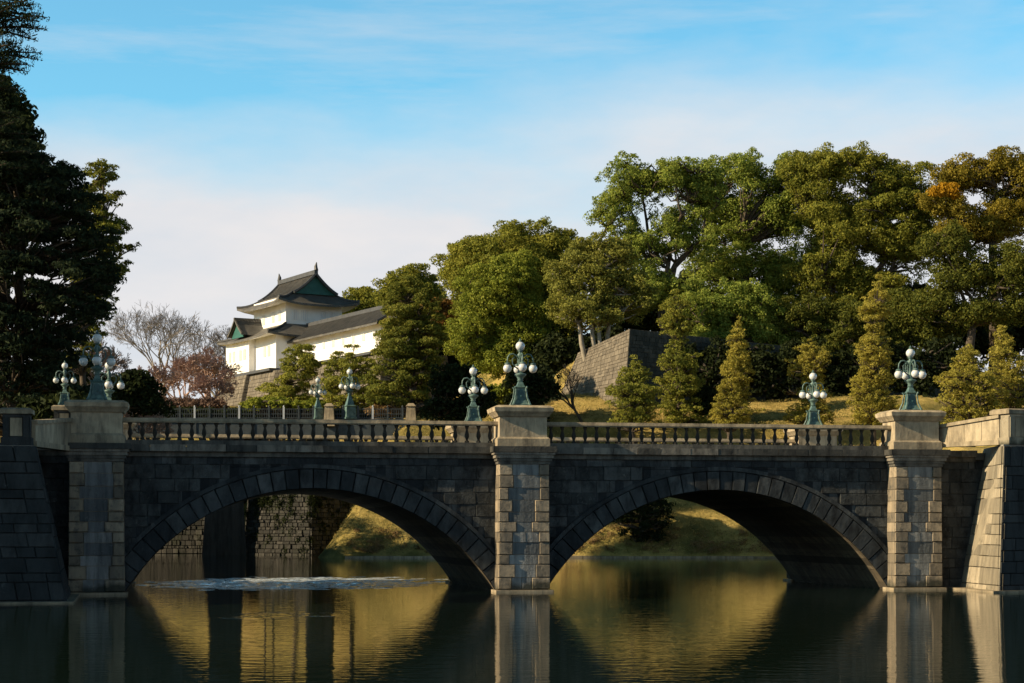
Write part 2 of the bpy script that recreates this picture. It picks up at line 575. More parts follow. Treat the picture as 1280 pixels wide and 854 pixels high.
L(t, fn.outputs[0], bp.inputs['Height'])
L(t, bp.outputs[0], b.inputs['Normal'])

# moat water: nearly still, with a patch ruffled by wind beyond the left arch
m, t, b = new_mat('moat_water')
b.inputs['Base Color'].default_value = (0.006, 0.013, 0.009, 1)
b.inputs['Roughness'].default_value = 0.02
b.inputs['IOR'].default_value = 1.33
tcn = nd(t, 'ShaderNodeTexCoord')
mpw = nd(t, 'ShaderNodeMapping')
mpw.inputs['Scale'].default_value = (0.8, 1.6, 1.0)
L(t, tcn.outputs['Object'], mpw.inputs[0])
wn = nd(t, 'ShaderNodeTexNoise', i_Scale=1.6, i_Detail=3.0, i_Roughness=0.5)
L(t, mpw.outputs[0], wn.inputs['Vector'])
bp1 = nd(t, 'ShaderNodeBump')
bp1.inputs['Strength'].default_value = 1.0
bp1.inputs['Distance'].default_value = 0.0065
L(t, wn.outputs[0], bp1.inputs['Height'])
L(t, bp1.outputs[0], b.inputs['Normal'])

m, t, b = new_mat('pale_fleck_water')  # ripple water with pale blue-white flecks mixed into its colour by noise
tcn = nd(t, 'ShaderNodeTexCoord')
fo = nd(t, 'ShaderNodeTexNoise', i_Scale=2.6, i_Detail=7.0, i_Roughness=0.75)
L(t, tcn.outputs['Object'], fo.inputs['Vector'])
rp = ramp(t, [(0.40, (0.02, 0.03, 0.028)), (0.62, (0.58, 0.65, 0.70))])
L(t, fo.outputs[0], rp.inputs[0])
L(t, rp.outputs[0], b.inputs['Base Color'])
rr_ = ramp(t, [(0.44, (0.03, 0.03, 0.03)), (0.56, (0.6, 0.6, 0.6))])
L(t, fo.outputs[0], rr_.inputs[0])
L(t, rr_.outputs[0], b.inputs['Roughness'])
b.inputs['IOR'].default_value = 1.33

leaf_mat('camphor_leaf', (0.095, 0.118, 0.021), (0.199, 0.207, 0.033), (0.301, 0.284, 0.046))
leaf_mat('camphor_leaf_green', (0.096, 0.145, 0.029), (0.217, 0.271, 0.047), (0.329, 0.354, 0.071))
leaf_mat('bright_leaf', (0.090, 0.125, 0.020), (0.211, 0.244, 0.033), (0.308, 0.314, 0.051))
leaf_mat('dark_camphor_leaf', (0.055, 0.070, 0.016), (0.109, 0.125, 0.023), (0.187, 0.180, 0.031))
leaf_mat('olive_leaf', (0.103, 0.115, 0.025), (0.218, 0.224, 0.046), (0.322, 0.310, 0.069))
leaf_mat('autumn_leaf', (0.104, 0.099, 0.017), (0.207, 0.174, 0.025), (0.300, 0.231, 0.034))
leaf_mat('yellow_leaf', (0.30, 0.17, 0.012), (0.40, 0.22, 0.015), (0.46, 0.27, 0.025))
leaf_mat('rust_leaf', (0.12, 0.07, 0.02), (0.2, 0.11, 0.03), (0.26, 0.15, 0.05))
leaf_mat('russet_leaf', (0.10, 0.065, 0.05), (0.17, 0.11, 0.085), (0.24, 0.165, 0.13))
leaf_mat('straw_leaf', (0.310, 0.233, 0.085), (0.497, 0.373, 0.132), (0.652, 0.497, 0.186))
leaf_mat('turf_leaf', (0.090, 0.098, 0.030), (0.180, 0.173, 0.053), (0.270, 0.232, 0.075))
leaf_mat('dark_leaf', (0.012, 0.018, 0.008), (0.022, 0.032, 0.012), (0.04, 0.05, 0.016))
leaf_mat('pine_needle', (0.098, 0.120, 0.026), (0.229, 0.241, 0.041), (0.359, 0.326, 0.061), trans=0.4)
leaf_mat('gold_needle', (0.160, 0.152, 0.029), (0.333, 0.297, 0.054), (0.462, 0.388, 0.083), trans=0.4)
leaf_mat('dark_pine_needle', (0.067, 0.090, 0.018), (0.150, 0.166, 0.030), (0.256, 0.233, 0.042), trans=0.35)
leaf_mat('dark_needle', (0.010, 0.017, 0.008), (0.02, 0.03, 0.012), (0.036, 0.045, 0.015))
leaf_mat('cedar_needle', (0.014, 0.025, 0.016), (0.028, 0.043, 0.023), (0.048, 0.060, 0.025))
leaf_mat('dry_leaf', (0.17, 0.11, 0.05), (0.25, 0.17, 0.08), (0.32, 0.22, 0.11))


# ------------------------------------------------------------------ terrain
def sstep(a, b_, x):
    k = np.clip((x - a) / (b_ - a), 0, 1)
    return k * k * (3 - 2 * k)


A_DIR = np.array([-0.5, 0.866])       # the castle's own axes in plan: away to the left, and away to the right
B_DIR = np.array([0.866, 0.5])
W0 = np.array([11.0, 180.0])          # foot of the corner of the retaining wall


def height(x, y):
    x = np.asarray(x, float)
    y = np.asarray(y, float)
    z = np.full(np.broadcast(x, y).shape, -2.0)
    z = np.maximum(z, np.clip(1.0 - (y - 4) * 0.5, -2, 1.0))
    # left bank
    xl = -19.3 - np.clip(y - 76, 0, 200) * 0.16 - 24 * sstep(161, 171, y)
    top = 5.35 + np.clip((y - 92) / 80, 0, 1) * 7.6
    e = np.minimum((xl - x) * 4.0, (y - 66.5) * 4.0)
    e = np.maximum(e, np.minimum(np.minimum((-24.0 - x) * 4.0, (y - 54.0) * 4.0), (92.0 - y) * 4.0))
    z = np.maximum(z, np.clip(e - 1, -2, top))
    # right bank
    xr = 21.6 + np.clip(y - 80, 0, 200) * 0.06
    top = 5.6 + np.clip((y - 92) / 80, 0, 1) * 8.5
    e = np.minimum((x - xr) * np.where(y > 112, 0.75, 4.0), (y - 78.2 - np.clip(x - 22, 0, 30) * 0.53) * 4.0)
    z = np.maximum(z, np.clip(e - 1, -2, top))
    # far bank: a lawn sloping up from the water
    edge = sstep(-16.5, -10.0, x + 0.25 * (178 - y))
    sl = np.clip((y - 159.0) * 0.74, -2, 13.1) + np.clip((y - 178) * 0.36, 0, 2.6)
    sl = np.where(sl > 0, sl * edge + 0.4 * np.sin(x * 0.21) * np.clip(sl / 8, 0, 1), sl)
    sl = sl - (1 - edge) * 2.5
    z = np.maximum(z, sl)
    # ground behind the moat wall and under the castle
    q = np.clip((y - 188.0) * 6, -3, 6.1) + np.clip((y - 189.0) * 0.6, 0, 6.9) + sstep(198, 226, y) * 4.6
    z = np.maximum(z, np.where(x < 4, q, -2))
    # tree-covered terrace behind the retaining wall
    dx, dy = x - W0[0], y - W0[1]
    tb, ta = dx * B_DIR[0] + dy * B_DIR[1], dx * A_DIR[0] + dy * A_DIR[1]
    inb = np.minimum(np.where(ta < 15.5, tb - 2.2, (tb + 4) * 0.14), ta - 2.2)
    z = np.maximum(z, np.clip(14 + inb * 5, -2, 21.2 - np.clip((x - 25) * 0.06, 0, 3)))
    back = sstep(330, 420, y)
    return z * (1 - back) + 6.0 * back


def hz(x, y):
    return float(height(x, y))


xs = np.concatenate([np.arange(-170, -60, 5.0), np.arange(-60, 75, 1.25), np.arange(75, 175, 5.0)])
ys = np.concatenate([np.arange(-60, 60, 4.0), np.arange(60, 240, 1.25), np.arange(240, 440, 5.0)])
gx, gy = np.meshgrid(xs, ys)
gz = height(gx, gy) + 0.12 * np.sin(gx * 0.7 + gy * 0.43) * (height(gx, gy) > 6.5)
nx, ny = len(xs), len(ys)
mb = MB()
mb.v = [tuple(p) for p in np.stack([gx.ravel(), gy.ravel(), gz.ravel()], 1)]
mb.f = [(j * nx + i, j * nx + i + 1, (j + 1) * nx + i + 1, (j + 1) * nx + i) for j in range(ny - 1) for i in range(nx - 1)]
tag(mb.build('terrain', MAT['lawn'], smooth=False), kind='structure')
mb = MB()
S = 3500
mb.quad((-S, -S, -2.6), (S, -S, -2.6), (S, S, -2.6), (-S, S, -2.6))
tag(mb.build('ground', MAT['lawn']), kind='structure')
mb = MB()
mb.quad((-160, -55, 0), (165, -55, 0), (165, 200, 0), (-160, 200, 0))
tag(mb.build('water', MAT['moat_water']), kind='structure')

def ripple_patch(cx, cy, rx, ry, step, amp, seed, wl, mt='pale_fleck_water', soft=0.5):
    """wind-ruffled or stirred water, as real wavelets rising out of the still sheet"""
    g = np.random.default_rng(seed)
    X = np.arange(cx - rx, cx + rx, step)
    Y = np.arange(cy - ry, cy + ry, step)
    gx, gy = np.meshgrid(X, Y)
    rr = np.sqrt(((gx - cx) / rx) ** 2 + ((gy - cy) / ry) ** 2)
    wob = np.zeros_like(gx)
    for _ in range(14):
        a, w = g.uniform(0, 6.28), g.uniform(1.2, 5.0)
        wob += np.sin((gx * math.cos(a) + gy * math.sin(a)) * 6.28 / w + g.uniform(0, 6.28))
    mask = np.clip((0.86 + wob * 0.055 - rr) / soft, 0, 1)
    z = np.zeros_like(gx)
    for _ in range(26):
        a, w = g.uniform(0, 6.28), g.uniform(*wl)
        z += np.sin((gx * math.cos(a) + gy * math.sin(a)) * 6.28 / w + g.uniform(0, 6.28)) * (w / wl[1])
    z = z / 26 ** 0.5 * amp * mask * (0.6 + 0.4 * np.clip(wob / 3, -1, 1)) + amp * 1.6 * mask - 0.02 * (mask < 0.01)
    ny_, nx_ = gx.shape
    keep = mask > 0
    m_ = MB()
    m_.v = [tuple(p) for p in np.stack([gx.ravel(), gy.ravel(), z.ravel()], 1)]
    for j in range(ny_ - 1):
        for i in range(nx_ - 1):
            if keep[j, i] or keep[j, i + 1] or keep[j + 1, i] or keep[j + 1, i + 1]:
                m_.f.append((j * nx_ + i, j * nx_ + i + 1, (j + 1) * nx_ + i + 1, (j + 1) * nx_ + i))
    tag(m_.build('water_ripples', MAT[mt], smooth=True), kind='structure')


ripple_patch(-10.3, 87.5, 7.5, 11.0, 0.09, 0.03, 3, (0.4, 1.1), soft=0.75)
ripple_patch(-7.4, 54.5, 1.2, 2.6, 0.06, 0.009, 4, (0.25, 0.6), 'moat_water', 0.8)
ripple_patch(-5.7, 55.2, 0.8, 1.6, 0.06, 0.008, 5, (0.25, 0.6), 'moat_water', 0.8)

# ------------------------------------------------------------------ the stone bridge
BR = R(10.3)
BO = Vector((0.41, 75.0, 0.0))
HALF = 17.0                        # pier to pier
NEAR, FAR = 0.40, 12.65            # planes of the two spandrel walls
ZC = 4.20
PW = 1.03
CH = HALF - 2 * PW
RAD = ((CH / 2) ** 2 + ZC ** 2) / (2 * ZC)
RING = 0.95


def bl(u, v, z=0.0):
    """bridge coordinates to the world"""
    return Vector((BO.x + u * math.cos(BR) - v * math.sin(BR), BO.y + u * math.sin(BR) + v * math.cos(BR), z))


bridge = empty('stone_bridge', BO, BR, 'two-arched dark stone bridge with a balustrade crossing the moat', 'bridge')


def arch_pts(uc, r, n, zmin=-1.2):
    zc = ZC - RAD
    a0 = math.acos((zmin - zc) / r)
    return [(uc + r * math.sin(a), zc + r * math.cos(a)) for a in np.linspace(-a0, a0, n)]


for (plane, sgn, nm) in ((NEAR, -1, 'near'), (FAR, 1, 'far')):
    mb = MB()
    for uc in (-HALF / 2, HALF / 2):
        pts = arch_pts(uc, RAD, 49)
        for (u0, z0), (u1, z1) in zip(pts[:-1], pts[1:]):
            mb.quad((u0, plane, z0), (u1, plane, z1), (u1, plane, 5.5), (u0, plane, 5.5))
    for (u0, u1) in ((-21.5, -HALF - 0.2), (HALF + 0.2, 22.5), (-0.3, 0.3)):
        mb.quad((u0, plane, -1.2), (u1, plane, -1.2), (u1, plane, 5.5), (u0, plane, 5.5))
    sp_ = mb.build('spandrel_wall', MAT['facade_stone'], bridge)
    # coursed facing stones, each a little proud of the wall by its own amount
    fbs = {}
    frn = random.Random(31)
    zc, ro = ZC - RAD, RAD + RING + 0.02
    z = 0.02
    while z < 5.1:
        z1 = min(5.16, z + frn.uniform(0.40, 0.52))
        if 5.16 - z1 < 0.2:
            z1 = 5.16
        hw = math.sqrt(max(0, ro ** 2 - (z - zc) ** 2))
        runs = [(-21.4, -HALF - PW - 0.02), (HALF + PW + 0.02, 22.4)]
        for uc in (-HALF / 2, HALF / 2):
            runs += [(uc - CH / 2 + 0.01, uc - hw), (uc + hw, uc + CH / 2 - 0.01)]
        for ri, (ra, rb) in enumerate(runs):
            fb = fbs.setdefault(ri, MB())
            u = ra
            while u < rb - 0.12:
                w = min(frn.uniform(0.55, 1.35), rb - u)
                if rb - u - w < 0.2:
                    w = rb - u
                d = frn.uniform(0.0, 0.045) + 0.012
                gp_ = 0.006
                y0, y1 = plane, plane + sgn * d
                j = [frn.uniform(0.012, 0.035) for _ in range(4)]
                a = [(u + gp_, y0, z + gp_), (u + w - gp_, y0, z + gp_), (u + w - gp_, y0, z1 - gp_), (u + gp_, y0, z1 - gp_)]
                b_ = [(u + j[0], y1, z + j[1]), (u + w - j[2], y1 + sgn * frn.uniform(-0.008, 0.008), z + j[3]), (u + w - j[0], y1, z1 - j[2]), (u + j[1], y1 + sgn * frn.uniform(-0.008, 0.008), z1 - j[0])]
                fb.add(a + b_, [(4, 5, 6, 7), (0, 1, 5, 4), (1, 2, 6, 5), (2, 3, 7, 6), (3, 0, 4, 7)])
                u += w
        z = z1
    for fb in fbs.values():
        if fb.f:
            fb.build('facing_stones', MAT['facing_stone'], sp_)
    # voussoirs, each its own block, with a slim hood course over them
    for uc in (-HALF / 2, HALF / 2):
        mb = MB()
        n = 36
        zc = ZC - RAD
        a0 = math.acos((-0.5 - zc) / RAD)
        y0, y1 = plane + 0.02 * -sgn, plane + 0.11 * sgn
        for k in range(n):
            aa = -a0 + 2 * a0 * k / n + 0.0006
            ab = -a0 + 2 * a0 * (k + 1) / n - 0.0006
            rr = random.uniform(-0.015, 0.03)

            def rp_(a, r, y):
                return (uc + r * math.sin(a), y, zc + r * math.cos(a))
            r0, r1 = RAD, RAD + RING - 0.14
            mb.add([rp_(aa, r0, y0), rp_(ab, r0, y0), rp_(ab, r1, y0), rp_(aa, r1, y0)] +
                   [rp_(aa + 0.0028, r0 + 0.03, y1 + rr * sgn), rp_(ab - 0.0028, r0 + 0.03, y1 + rr * sgn), rp_(ab - 0.0028, r1 - 0.03, y1 + rr * sgn), rp_(aa + 0.0028, r1 - 0.03, y1 + rr * sgn)],
                   [(4, 5, 6, 7), (0, 1, 5, 4), (1, 2, 6, 5), (2, 3, 7, 6), (3, 0, 4, 7)])
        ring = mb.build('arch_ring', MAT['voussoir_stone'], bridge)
        hb = MB()
        n = 40
        for k in range(n):
            aa, ab = -a0 + 2 * a0 * k / n, -a0 + 2 * a0 * (k + 1) / n
            r0, r1 = RAD + RING - 0.13, RAD + RING + 0.03
            ya, yb = plane + 0.02 * -sgn, plane + 0.14 * sgn
            hb.hexa([rp_(aa, r0, ya), rp_(ab, r0, ya), rp_(ab, r0, yb), rp_(aa, r0, yb)], [rp_(aa, r1, ya), rp_(ab, r1, ya), rp_(ab, r1, yb), rp_(aa, r1, yb)])
        hb.build('hood_course', MAT['voussoir_stone'], ring)
for uc in (-HALF / 2, HALF / 2):
    mb = MB()
    pts = arch_pts(uc, RAD, 49)
    for (u0, z0), (u1, z1) in zip(pts[:-1], pts[1:]):
        mb.quad((u0, NEAR - 0.1, z0), (u1, NEAR - 0.1, z1), (u1, FAR + 0.1, z1), (u0, FAR + 0.1, z0))
    mb.build('vault', MAT['vault_stone'], bridge, smooth=True)

# road deck and the courses under the balustrade
mb = MB()
mb.box(-22, 23, NEAR + 0.1, FAR - 0.1, 5.55, 5.86)
mb.build('road_deck', MAT['road_gravel'], bridge)
for (plane, sgn) in ((NEAR, -1), (FAR, 1)):
    for (ua, ub) in ((-HALF + PW, -PW), (PW, HALF - PW), (-21.2, -HALF - PW), (HALF + PW, 19.9)):
        # band of rough stones under the cornice
        mb = MB()
        u = ua
        while u < ub - 0.05:
            w = min(random.uniform(0.6, 1.1), ub - u)
            d = random.uniform(0.03, 0.07)
            ys_ = sorted((plane - sgn * 0.05, plane + sgn * d))
            mb.box(u + 0.008, u + w - 0.008, ys_[0], ys_[1], 5.17, 5.46)
            u += w
        mb.build('string_course', MAT['voussoir_stone'], bridge)
        # cornice: bed mould and projecting slabs with joints
        mb = MB()
        ys_ = sorted((plane - sgn * 0.05, plane + sgn * 0.16))
        mb.box(ua, ub, ys_[0], ys_[1], 5.46, 5.66)
        u = ua
        while u < ub - 0.05:
            w = min(random.uniform(1.0, 1.6), ub - u)
            d = random.uniform(0.33, 0.37)
            ys_ = sorted((plane - sgn * 0.35, plane + sgn * d))
            mb.box(u + 0.01, u + w - 0.01, ys_[0], ys_[1], 5.662, 5.93 + random.uniform(-0.012, 0.012))
            u += w
        mb.build('cornice', MAT['cornice_stone'], bridge)

# piers: quoins and a streaked centre panel in separate stones, base ledge, capital, pedestal
NOPX = 0


def make_pier():
    root = bpy.data.objects.new('pier', None)
    col.objects.link(root)
    root.parent = bridge
    core = MB()
    core.box(-PW + 0.03, PW - 0.03, -0.42, 0.62, -1.2, 5.6)
    core.build('pier_core', MAT['pier_stone'], root)
    q, pn = MB(), MB()
    rnd = random.Random(5)
    z, k = 0.12, 0
    while z < 5.0:
        h = rnd.uniform(0.38, 0.54) if z < 4.5 else 5.22 - z
        batter = 0.05 * (1 - z / 5.2)
        for s in (-1, 1):
            w = (0.62 if (k + (s > 0) * (k % 3 == 0)) % 2 else 0.46) + rnd.uniform(-0.09, 0.1)
            x0, x1 = (-PW - batter, -PW + w) if s < 0 else (PW - w, PW + batter)
            d = rnd.uniform(0.0, 0.03)
            q.hexa([(x0, -0.44, z + .008), (x1, -0.44, z + .008), (x1, 0.6, z + .008), (x0, 0.6, z + .008)],
                   [(x0, -0.44, z + h - .008), (x1, -0.44, z + h - .008), (x1, 0.6, z + h - .008), (x0, 0.6, z + h - .008)])
            q.hexa([(x0 + .03, -0.50 - d, z + .035), (x1 - .03, -0.50 - d, z + .035), (x1 - .01, -0.441, z + .012), (x0 + .01, -0.441, z + .012)],
                   [(x0 + .03, -0.50 - d, z + h - .035), (x1 - .03, -0.50 - d, z + h - .035), (x1 - .01, -0.441, z + h - .012), (x0 + .01, -0.441, z + h - .012)])
            if s < 0:
                xa = x1
            else:
                xb = x0
        n = rnd.choice((1, 1, 2))
        for i in range(n):
            a, b_ = xa + (xb - xa) * i / n + .008, xa + (xb - xa) * (i + 1) / n - .008
            d = rnd.uniform(0.0, 0.04)
            pn.hexa([(a, -0.45 - d, z + .01), (b_, -0.45 - d, z + .01), (b_, -0.3, z + .01), (a, -0.3, z + .01)],
                    [(a, -0.45 - d, z + h - .01), (b_, -0.45 - d, z + h - .01), (b_, -0.3, z + h - .01), (a, -0.3, z + h - .01)])
        z += h
        k += 1
    q.build('quoin_stones', MAT['pier_stone'], root)
    pn.build('centre_panel', MAT['panel_stone'], root)
    b_ = MB()
    b_.box(-PW - 0.16, PW + 0.16, -0.68, 0.55, -1.2, 0.09)
    b_.build('base_ledge', MAT['trim_stone'], root)
    c = MB()
    for i, (e, z0, z1) in enumerate(((0.06, 5.222, 5.34), (0.13, 5.342, 5.46), (0.2, 5.462, 5.60), (0.28, 5.602, 5.70), (0.36, 5.702, 5.935))):
        c.box(-PW - e * 0.8, PW + e * 0.8, -0.47 - e * 0.8, 0.7, z0, z1)
    c.build('capital', MAT['cornice_stone'], root)
    p = MB()
    p.box(-PW - 0.06, PW + 0.06, -0.42, 1.22, 5.937, 6.25)
    p.hexa([(-PW - 0.06, -0.42, 6.252), (PW + 0.06, -0.42, 6.252), (PW + 0.06, 1.22, 6.252), (-PW - 0.06, 1.22, 6.252)],
           [(-PW + 0.03, -0.33, 6.33), (PW - 0.03, -0.33, 6.33), (PW - 0.03, 1.13, 6.33), (-PW + 0.03, 1.13, 6.33)])
    p.box(-PW + 0.05, PW - 0.05, -0.31, 1.11, 6.3, 7.16)
    ped = p.build('pedestal', MAT['trim_stone'], root)
    k = MB()
    for (e0, e1, z0, z1) in ((0.02, 0.08, 7.162, 7.26), (0.08, 0.16, 7.262, 7.36), (0.17, 0.2, 7.362, 7.52), (0.2, 0.02, 7.522, 7.62)):
        k.hexa([(-PW - e0, -0.36 - e0, z0), (PW + e0, -0.36 - e0, z0), (PW + e0, 1.16 + e0, z0), (-PW - e0, 1.16 + e0, z0)],
               [(-PW - e1, -0.36 - e1, z1), (PW + e1, -0.36 - e1, z1), (PW + e1, 1.16 + e1, z1), (-PW - e1, 1.16 + e1, z1)])
    k.build('pedestal_cap', MAT['trim_stone'], root)
    return root


def flat_pier_copy(src, u, v, rz):
    c = copy_tree(src, bridge)
    c.location = (u, v, 0)
    c.rotation_euler = (0, 0, rz)
    return c


pier0 = make_pier()
for (u, v, rz) in ((-HALF, 0, 0), (HALF, 0, 0), (-HALF, FAR + NEAR, math.pi), (0, FAR + NEAR, math.pi), (HALF, FAR + NEAR, math.pi)):
    flat_pier_copy(pier0, u, v, rz)

# balustrades
prof = [(0.115, 0), (0.115, 0.06), (0.075, 0.08), (0.06, 0.12), (0.085, 0.18), (0.118, 0.26), (0.112, 0.33), (0.085, 0.42), (0.06, 0.50), (0.058, 0.55), (0.085, 0.57), (0.07, 0.60), (0.11, 0.63), (0.11, 0.69)]
prof = [(r_ * 0.8, z_) for r_, z_ in prof]
bal_me = None
NB = 31
for (v, full) in ((0.32, True), (FAR + 0.08, False)):
    for (ua, ub) in ((-HALF + PW, -PW), (PW, HALF - PW)):
        mb = MB()
        mb.box(ua - 0.05, ub + 0.05, v - 0.2, v + 0.2, 6.80, 6.845)
        mb.hexa([(ua - 0.05, v - 0.23, 6.847), (ub + 0.05, v - 0.23, 6.847), (ub + 0.05, v + 0.23, 6.847), (ua - 0.05, v + 0.23, 6.847)],
                [(ua - 0.05, v - 0.19, 6.98), (ub + 0.05, v - 0.19, 6.98), (ub + 0.05, v + 0.19, 6.98), (ua - 0.05, v + 0.19, 6.98)])
        rail = mb.build('balustrade', MAT['trim_stone'], bridge)
        mb = MB()
        mb.box(ua - 0.05, ub + 0.05, v - 0.18, v + 0.18, 5.9, 6.108)
        mb.build('plinth', MAT['cornice_stone'], rail)
        lump = None if (full or ua > 0) else MB()
        for k in range(NB):
            u = ua + (ub - ua) * (k + 0.5) / NB
            if lump is not None:
                lump.lathe(prof, (u, v, 6.11), n=10)
                continue
            if bal_me is None:
                b_ = MB()
                b_.lathe(prof, (0, 0, 0), n=12)
                o = b_.build('baluster', MAT['baluster_stone'], rail, smooth=True, loc=(u, v, 6.11))
                bal_me = o.data
            else:
                o = bpy.data.objects.new('baluster', bal_me)
                col.objects.link(o)
                o.parent = rail
                o.location = (u, v, 6.11)
        if lump is not None:
            o = lump.build('baluster_row', MAT['voussoir_stone'], rail)
            o['kind'] = 'stuff'


# ------------------------------------------------------------------ wing walls at the bridge ends
def wing(name, label, quads, mats, extra=None):
    root = empty(name, quads[0][0], 0, label, 'retaining wall')
    inv = Vector(quads[0][0])
    for (part, q, ch, bl_, mt) in [(qq[4], qq[:4], qq[5], qq[6], qq[7]) for qq in quads]:
        mb = MB()
        mb.blocks(*[Vector(p) - inv for p in q], ch, bl_, gap=0.006, proud=0.03, jit=0.7, skew=1.0)
        mb.build(part, MAT[mt], root)
    return root, inv


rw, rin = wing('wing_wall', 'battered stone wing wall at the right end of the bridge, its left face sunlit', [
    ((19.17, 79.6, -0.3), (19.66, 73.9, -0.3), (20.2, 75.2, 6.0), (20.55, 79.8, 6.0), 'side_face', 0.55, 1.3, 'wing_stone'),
    ((19.66, 73.9, -0.3), (44.0, 86.5, -0.3), (44.0, 87.9, 6.0), (20.2, 75.2, 6.0), 'front_face', 0.5, 0.9, 'shaded_wing_stone')], None)
mb = MB()
led = [Vector(p) - rin for p in ((18.6, 78.9, -0.6), (19.35, 73.6, -0.6), (44, 86.1, -0.6), (44, 88, -0.6), (20.2, 75.5, -0.6), (19.9, 79.5, -0.6))]
tp = [p + Vector((0, 0, 0.68)) for p in led]
n = len(led)
mb.add(led + tp, [tuple(range(n, 2 * n))] + [(i, (i + 1) % n, (i + 1) % n + n, i + n) for i in range(n)])
mb.build('base_ledge', MAT['trim_stone'], rw)
mb = MB()
mb.hexa([Vector(p) - rin for p in ((20.21, 75.3, 5.9), (44, 88, 5.9), (44, 96, 5.9), (20.6, 80, 5.9))], [Vector(p) - rin for p in ((20.21, 75.3, 6.06), (44, 88, 6.06), (44, 96, 6.06), (20.6, 80, 6.06))])
mb.build('top_paving', MAT['road_gravel'], rw)

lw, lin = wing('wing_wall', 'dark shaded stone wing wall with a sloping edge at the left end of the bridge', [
    ((-40.0, 58.9, -0.3), (-15.5, 63.9, -0.3), (-17.0, 65.3, 5.55), (-40.0, 60.3, 5.55), 'front_face', 0.5, 0.85, 'shaded_wing_stone'),
    ((-15.5, 63.9, -0.3), (-17.2, 71.7, -0.3), (-18.6, 71.7, 5.6), (-17.0, 65.3, 5.55), 'side_face', 0.62, 1.1, 'shaded_wing_stone')], None)
mb = MB()
led = [Vector(p) - lin for p in ((-40, 58.3, -0.6), (-15.2, 63.45, -0.6), (-16.9, 71.6, -0.6), (-17.6, 71.6, -0.6), (-16.4, 64.6, -0.6), (-40, 59.6, -0.6))]
tp = [p + Vector((0, 0, 0.66)) for p in led]
mb.add(led + tp, [tuple(range(n, 2 * n))] + [(i, (i + 1) % n, (i + 1) % n + n, i + n) for i in range(n)])
mb.build('base_ledge', MAT['trim_stone'], lw)
mb = MB()
mb.hexa([Vector(p) - lin for p in ((-40, 60.4, 5.4), (-17.1, 65.4, 5.4), (-18.6, 72, 5.4), (-40, 72, 5.4))], [Vector(p) - lin for p in ((-40, 60.4, 5.56), (-17.1, 65.4, 5.56), (-18.6, 72, 5.56), (-40, 72, 5.56))])
mb.build('top_paving', MAT['road_gravel'], lw)


def prism_between(mb, p, q, w, z0, z1, z0b=None, z1b=None):
    """upright slab between two plan points"""
    p, q = Vector((p[0], p[1], 0)), Vector((q[0], q[1], 0))
    d = (q - p).normalized()
    nn = Vector((-d.y, d.x, 0)) * (w / 2)
    z0b = z0 if z0b is None else z0b
    z1b = z1 if z1b is None else z1b
    mb.hexa([p - nn + Vector((0, 0, z0)), q - nn + Vector((0, 0, z0b)), q + nn + Vector((0, 0, z0b)), p + nn + Vector((0, 0, z0))],
            [p - nn + Vector((0, 0, z1)), q - nn + Vector((0, 0, z1b)), q + nn + Vector((0, 0, z1b)), p + nn + Vector((0, 0, z1))])


def parapet(label, p, q, za, zb, ta, tb, npan):
    root = empty('parapet_wall', (p[0], p[1], za), 0, label, 'parapet')
    off = Vector((p[0], p[1], za))
    mb = MB()
    P_, Q_ = Vector((p[0], p[1])), Vector((q[0], q[1]))
    for k in range(npan):
        f0, f1 = k / npan + 0.003, (k + 1) / npan - 0.003
        a, b_ = P_.lerp(Q_, f0), P_.lerp(Q_, f1)
        prism_between(mb, a, b_, 0.34, za + (zb - za) * f0 + 0.2, ta + (tb - ta) * f0 - 0.14, za + (zb - za) * f1 + 0.2, ta + (tb - ta) * f1 - 0.14)
    mb.v = [tuple(Vector(v) - off) for v in mb.v]
    mb.build('panel', MAT['trim_stone'], root)
    for (nm_, w, a0_, a1_, b0_, b1_) in (('coping', 0.5, ta - 0.139, ta, tb - 0.139, tb), ('plinth', 0.46, za, za + 0.199, zb, zb + 0.199)):
        mb = MB()
        prism_between(mb, p, q, w, a0_, a1_, b0_, b1_)
        mb.v = [tuple(Vector(v) - off) for v in mb.v]
        mb.build(nm_, MAT['trim_stone'], root)
    return root


def end_post(label, c, w, d, z0, z1, rz, mt):
    root = empty('end_post', (c[0], c[1], z0), rz, label, 'stone post')
    h = z1 - z0
    mb = MB()
    mb.box(-w / 2, w / 2, -d / 2, d / 2, 0, h - 0.22)
    for x in (-w * 0.36, w * 0.36):
        mb.box(x - w * 0.1, x + w * 0.1, -d / 2 - 0.06, -d / 2 - 0.002, 0.3, h - 0.33)
    mb.box(-w / 2, w / 2, -d / 2 - 0.06, -d / 2 - 0.002, h - 0.33, h - 0.222)
    mb.build('shaft', MAT[mt], root)
    mb = MB()
    mb.box(-w * 0.22, w * 0.22, -d / 2 - 0.03, -d / 2 - 0.002, 0.34, h - 0.36)
    mb.build('inset_panel', MAT['trim_stone'], root)
    mb = MB()
    mb.box(-w / 2 - 0.07, w / 2 + 0.07, -d / 2 - 0.12, d / 2 + 0.07, 0.002, 0.3)
    mb.build('plinth', MAT[mt], root)
    mb = MB()
    mb.box(-w / 2 - 0.1, w / 2 + 0.1, -d / 2 - 0.15, d / 2 + 0.1, h - 0.218, h - 0.06)
    mb.hexa([(-w / 2 - 0.1, -d / 2 - 0.15, h - 0.058), (w / 2 + 0.1, -d / 2 - 0.15, h - 0.058), (w / 2 + 0.1, d / 2 + 0.1, h - 0.058), (-w / 2 - 0.1, d / 2 + 0.1, h - 0.058)],
            [(-w / 2, -d / 2, h), (w / 2, -d / 2, h), (w / 2, d / 2, h), (-w / 2, d / 2, h)])
    mb.build('cap', MAT['trim_stone'], root)
    return root


